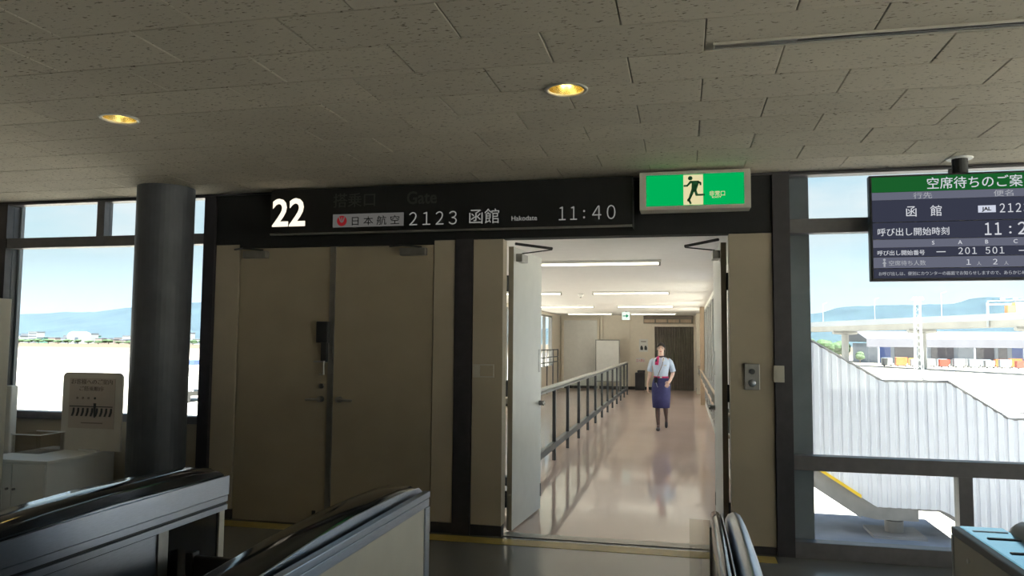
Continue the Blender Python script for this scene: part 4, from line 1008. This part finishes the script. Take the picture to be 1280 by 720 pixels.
# elevated road
p1, p2 = Vector((81.2, 209.3, 0)), Vector((45.8, 306.7, 0)); dv = (p2-p1).normalized(); nv = Vector((-dv.y, dv.x, 0))  # nv points left/near side
A0, A1 = p1-dv*60, p1+dv*330
ov = empty('elevated_road', (p1.x, p1.y, GZ), 'long pale elevated road crossing behind the stairway', 'overpass')
def along(name, mat, off0, off1, z0, z1, t0=0.0, t1=1.0, par=None):
    a, b = A0+(A1-A0)*t0, A0+(A1-A0)*t1
    q = [a+nv*off0, a+nv*off1, b+nv*off1, b+nv*off0]
    return MB().add([(p.x, p.y, z0) for p in q]+[(p.x, p.y, z1) for p in q], [(0,1,2,3),(7,6,5,4),(0,4,5,1),(1,5,6,2),(2,6,7,3),(3,7,4,0)]).build(name, mat, par or ov)
along('deck_slab', 'deck', -11, 0, 8.2, 9.0)
along('parapet', 'deck', -.35, 0, 9.0, 10.0); along('parapet', 'deck', -11, -10.65, 9.0, 10.0)
along('girder', 'concrete', -2.2, -1.2, 6.6, 8.2); along('girder', 'concrete', -6.0, -5.0, 6.6, 8.2); along('girder', 'concrete', -10, -9, 6.6, 8.2)
for i in range(9):
    c = A0+dv*(22+42*i)-nv*5.5
    f = MB(); f.cyl((c.x, c.y, GZ), (c.x, c.y, 5.4), 1.2, 10); q0, q1 = c-nv*4.6, c+nv*4.6
    f.tube([(q0.x, q0.y, 6.0), (c.x, c.y, 5.8), (q1.x, q1.y, 6.0)], [.6, .8, .6], 6); f.build('road_pier', 'concrete', ov)
for i in range(8):
    c = A0+dv*(36+34*i)-nv*10.8
    MB().tube([(c.x, c.y, 9.9), (c.x, c.y, 17.5), (c.x+1.4, c.y, 18)], .11, 6).build('lamp_pole', 'deck', ov)
gy = empty('road_gantry', (79, 214, 9), 'pale gantry with orange panel standing on the elevated road', 'gantry')
c = p1+dv*13-nv*.8; e_ = c+Vector((9.5, -2, 0))
MB().tube([(c.x, c.y, 6.6), (c.x, c.y, 13.0)], .32, 8).build('gantry_post', 'deck', gy)
MB().tube([(c.x, c.y, 12.4), (e_.x, e_.y, 12.6)], .25, 6).build('gantry_beam', 'deck', gy); MB().tube([(c.x, c.y, 13.3), (e_.x, e_.y, 13.5)], .16, 6).build('gantry_beam', 'deck', gy)
for k in (.35, .65): q = c+(e_-c)*k; B(q.x-.5, q.x+.5, q.y-.2, q.y+.2, 13.6, 14.1).build('gantry_lamp', 'corrug', gy)
M['orange'] = P('orange_paint', (.80, .30, .10), .5, noise=.1)
tk = empty('orange_truck', (86, 205, 9), 'pale orange truck body on the elevated road at right edge', 'truck')
tq = p1+dv*6-nv*3
B(tq.x-.5, tq.x+6, tq.y-1.2, tq.y+1.2, 9.6, 12.7).build('cargo_box', P('pale_orange', (.80, .52, .26), .5, noise=.1), tk)
B(tq.x-2.2, tq.x-.55, tq.y-1.1, tq.y+1.1, 9.6, 11.9).build('cab', 'orange', tk)
for xx in (-1.4, 1.0, 4.5): MB().cyl((tq.x+xx, tq.y-1.25, 9.5), (tq.x+xx, tq.y-1.0, 9.5), .5, 12).build('wheel', 'blackmatt', tk)
# lattice mast
ms = empty('apron_light_mast', (60, 190, GZ), 'tall pale lattice light mast before the elevated road', 'mast')
mx_, my_ = 53.6, 196.0
for a_ in ((-.8, -.8), (.8, -.8), (.8, .8), (-.8, .8)): MB().tube([(mx_+a_[0], my_+a_[1], GZ), (mx_+a_[0]*.7, my_+a_[1]*.7, 12.4)], .09, 6).build('mast_leg', 'deck', ms)
f = MB()
for k in range(12):
    z0 = GZ+k*1.48
    f.tube([(mx_-.7, my_-.7, z0), (mx_+.7, my_-.7, z0+1.48)], .035, 4); f.tube([(mx_+.7, my_-.7, z0), (mx_-.7, my_-.7, z0+1.48)], .035, 4)
f.build('lattice', 'deck', ms)
B(mx_-1.3, mx_+1.3, my_-.7, my_+.7, 12.3, 12.6).build('platform', 'deck', ms)
for k in (-.9, -.3, .3, .9): B(mx_+k-.22, mx_+k+.22, my_-.9, my_-.6, 12.6, 13.0).build('floodlight', 'deck', ms)

# cargo shed
M['shedwall'] = P('shed_wall', (.22, .26, .34), .7, noise=.06, nscale=.2)
M['shedblue'] = P('shed_blue', (.06, .10, .30), .6, noise=.1, nscale=.3)
M['sheddark'] = P('shed_dark', (.10, .10, .13), .7, noise=.1, nscale=.3)
M['shedroof'] = P('shed_roof', (.13, .13, .155), .6, noise=.05, nscale=.2)
sd = empty('cargo_shed', (150, 330, GZ), 'long low cargo shed with blue doors under the elevated road', 'shed')
SX0, SX1, SY_ = 72, 215, 330
B(SX0, SX1, SY_, SY_+30, GZ, 2.4).build('wall', 'shedwall', sd)
MB().prism([(SY_-6, 3.0), (SY_-6, 4.0), (SY_+14, 7.4), (SY_+34, 7.4), (SY_+34, 3.0)], 'x', SX0-2, SX1+2).build('roof', 'shedroof', sd)
B(SX0-2, SX1+2, SY_-6, SY_-5.6, .9, 3.0).build('canopy_fascia', 'shedroof', sd)
xx = SX0+4; ci = 0
seq = ['shedblue', 'sheddark', 'shedblue', 'sheddark', 'shedwall', 'sheddark', 'sheddark', 'shedblue', 'shedwall', 'shedwall', 'shedblue', 'shedwall', 'sheddark', 'shedblue']
while xx < SX1-10:
    w_ = (4, 7, 3, 8)[ci % 4]; B(xx, xx+w_, SY_-.3, SY_-.02, GZ, .9).build('dock_door', seq[ci % len(seq)], sd); xx += w_+1.6; ci += 1
for k in range(9): B(SX0+2+k*17, SX0+2.7+k*17, SY_-5.9, SY_-5.2, GZ, .9).build('canopy_post', 'shedwall', sd)
# ground vehicles and containers in front of the shed
cols = [('white', (.20, .205, .215)), ('orange', (.50, .12, .03)), ('silver', (.20, .23, .27)), ('white', (.20, .205, .215)), ('yellow', (.48, .30, .06)), ('silver', (.20, .23, .27)), ('red', (.42, .06, .04))]
cm = {c[0]: P('paint_'+c[0], c[1], .45, noise=.08, nscale=1) for c in cols}
cname = {}
ORD = ['first', 'second', 'third', 'fourth', 'fifth', 'sixth', 'seventh', 'eighth', 'ninth', 'tenth', 'eleventh', 'twelfth']
def container(x, y, col, s, label, grp):
    o = empty('baggage_container', (x, y, GZ), label, 'container', grp)
    MB().prism([(x-1.4*s, GZ+.5), (x+1.0*s, GZ+.5), (x+1.5*s, GZ+1.2), (x+1.5*s, GZ+2.6*s), (x-1.4*s, GZ+2.6*s)], 'y', y-.9, y+.9).build('shell', cm[col], o)
    B(x-1.5*s, x+1.5*s, y-.9, y+.9, GZ+.35, GZ+.5).build('dolly', 'darkmetal', o)
    for wx in (-1, 1):
        MB().cyl((x+wx*s, y-.95, GZ+.25), (x+wx*s, y-.75, GZ+.25), .25, 8).build('wheel', 'blackmatt', o)
seqc = ['white', 'silver', 'orange', 'white', 'silver', 'yellow', 'white', 'white', 'red', 'silver', 'silver', 'white', 'silver', 'white', 'white', 'silver', 'silver', 'orange', 'red', 'orange', 'silver', 'white', 'silver', 'silver', 'white', 'orange']
for i, c in enumerate(seqc):
    t = i/(len(seqc)-1); x = 66.5+t*50; y = 284-t*15+(5 if i % 2 else -5)
    cname[c] = cname.get(c, 0)+1
    container(x, y, c, random.uniform(.95, 1.2), '%s %s baggage container from the left in the row before the cargo shed' % (ORD[cname[c]-1], c), '%s containers before the cargo shed' % c)
# trees and small white house left of the shed
M['leaf'] = P('tree_leaf', (.05, .09, .04), .8, noise=.35, nscale=1.5)
def tree(x, y, h, w, label, grp):
    o = empty('tree', (x, y, GZ), label, 'tree', grp)
    rnd = random.Random(int(x*7+y)); mb = MB()
    for k in range(10):
        a = rnd.uniform(0, 6.28); r = w*.45*rnd.random()
        mb.sphere((x+r*math.cos(a), y+r*math.sin(a), GZ+h*(.45+.4*rnd.random())), w*.36, w*.36, h*.2, 8, 5)
    mb.build('crown', 'leaf', o); MB().tube([(x, y, GZ), (x, y, GZ+h*.5)], [w*.06, w*.04], 6).build('trunk', 'print', o)
for i, (x, y, h, w) in enumerate([(56, 326, 9, 7), (61, 338, 8, 6), (66.5, 350, 9, 6), (51, 350, 10, 8), (30, 350, 9, 7), (67, 322, 5, 4)]):
    tree(x, y, h, w, ('round green tree beneath the elevated road, beside its pier', 'round green tree behind the pier of the elevated road', 'round green tree touching the cargo shed corner', 'tall round green tree farthest back beneath the elevated road', 'round green tree partly behind the stair parapet', 'smallest tree standing alone before the cargo shed corner')[i], 'trees beneath the elevated road')
# city strip beyond the airfield (left)
rc = random.Random(11)
cityc = [P('city_white', (.30, .31, .32), .7, noise=.05, nscale=.05), P('city_grey', (.18, .20, .24), .7, noise=.05, nscale=.05), P('city_tan', (.24, .20, .19), .7, noise=.05, nscale=.05), P('city_green', (.10, .24, .20), .7, noise=.05, nscale=.05)]
M['cityglass'] = P('city_window', (.08, .10, .13), .3, noise=.1, nscale=.1)
def city_house(x, y, w, d, h, mt_, label, grp):
    o = empty('city_building', (x, y, GZ), label, 'building', grp)
    B(x-w/2, x+w/2, y, y+d, GZ, GZ+h).build('wall', mt_, o)
    B(x-w/2-.4, x+w/2+.4, y-.4, y+d+.4, GZ+h, GZ+h+.8).build('roof', cityc[1], o)
    for k in range(max(1, int(h/4))): B(x-w/2+1, x+w/2-1, y-.15, y-.01, GZ+1.6+k*4, GZ+3.2+k*4).build('window_band', 'cityglass', o)
for i in range(66):
    rw = i % 3; t = (i//3)/21
    y = 960 + 45*rw; k = -1.07+t*.45+rw*.007; x = k*y
    h = rc.uniform(5, 9) if rc.random() < .7 else rc.uniform(10, 17)
    city_house(x, y, rc.uniform(9, 18), 15, h, cityc[rc.choice((0, 0, 0, 1, 2, 0, 3))], 'small pale building in the distant city strip beyond the airfield', 'distant city buildings')
# domed white hall in the strip
dm = empty('domed_hall', (-820, 900, GZ), 'white dome-roofed hall in the distant city strip', 'building')
dx_, dy_ = -835.0, 905.0
B(dx_-11, dx_+11, dy_, dy_+20, GZ, GZ+11).build('wall', cityc[0], dm)
MB().prism([(dx_+11*math.cos(t*math.pi/12), GZ+11+6*math.sin(t*math.pi/12)) for t in range(13)], 'y', dy_, dy_+20).build('dome_roof', cityc[0], dm)
B(dx_+2, dx_+8, dy_-.3, dy_-.02, GZ, GZ+9).build('hangar_door', 'cityglass', dm)
for i in range(24):
    k = -1.06+i/23*.42; y = 870
    tree(k*y, y, rc.uniform(4, 7), rc.uniform(8, 12), 'low green tree along the far edge of the airfield', 'trees along the airfield edge')
# service truck seen between column and wall
tv = empty('airfield_service_truck', (-57, 78, GZ), 'white airport service truck with blue top seen between column and post', 'truck')
tx, ty = -56.3, 78.0
B(tx-1.2, tx+1.6, ty-2.6, ty+2.6, GZ+.7, GZ+1.2).build('chassis', 'darkmetal', tv)
B(tx-1.1, tx+1.5, ty-2.6, ty-.9, GZ+1.2, GZ+2.9).build('cab', 'corrug', tv, bevel=.08)
B(tx-.9, tx+1.3, ty-2.64, ty-2.605, GZ+2.0, GZ+2.7).build('windscreen', 'cityglass', tv)
f = MB()
for xx in (-1.1, 0.2, 1.5):
    for yy in (-.8, .8, 2.5): f.cyl((tx+xx, ty+yy, GZ+1.2), (tx+xx, ty+yy, GZ+4.2), .06, 6)
for zz in (2.0, 2.8, 3.6):
    for xx in (-1.1, 1.5): f.cyl((tx+xx, ty-.8, GZ+zz), (tx+xx, ty+2.5, GZ+zz), .05, 6)
    f.cyl((tx-1.1, ty-.8, GZ+zz), (tx+1.5, ty-.8, GZ+zz), .05, 6)
f.build('guard_frame', 'corrug', tv)
B(tx-1.2, tx+1.6, ty-.9, ty+2.6, GZ+4.2, GZ+4.7).build('canopy', 'shedblue', tv)
for yy in (-1.8, 1.8):
    for xx in (-1.25, 1.4): MB().cyl((tx+xx, ty+yy, GZ+.45), (tx+xx+.25, ty+yy, GZ+.45), .45, 12).build('wheel', 'blackmatt', tv)
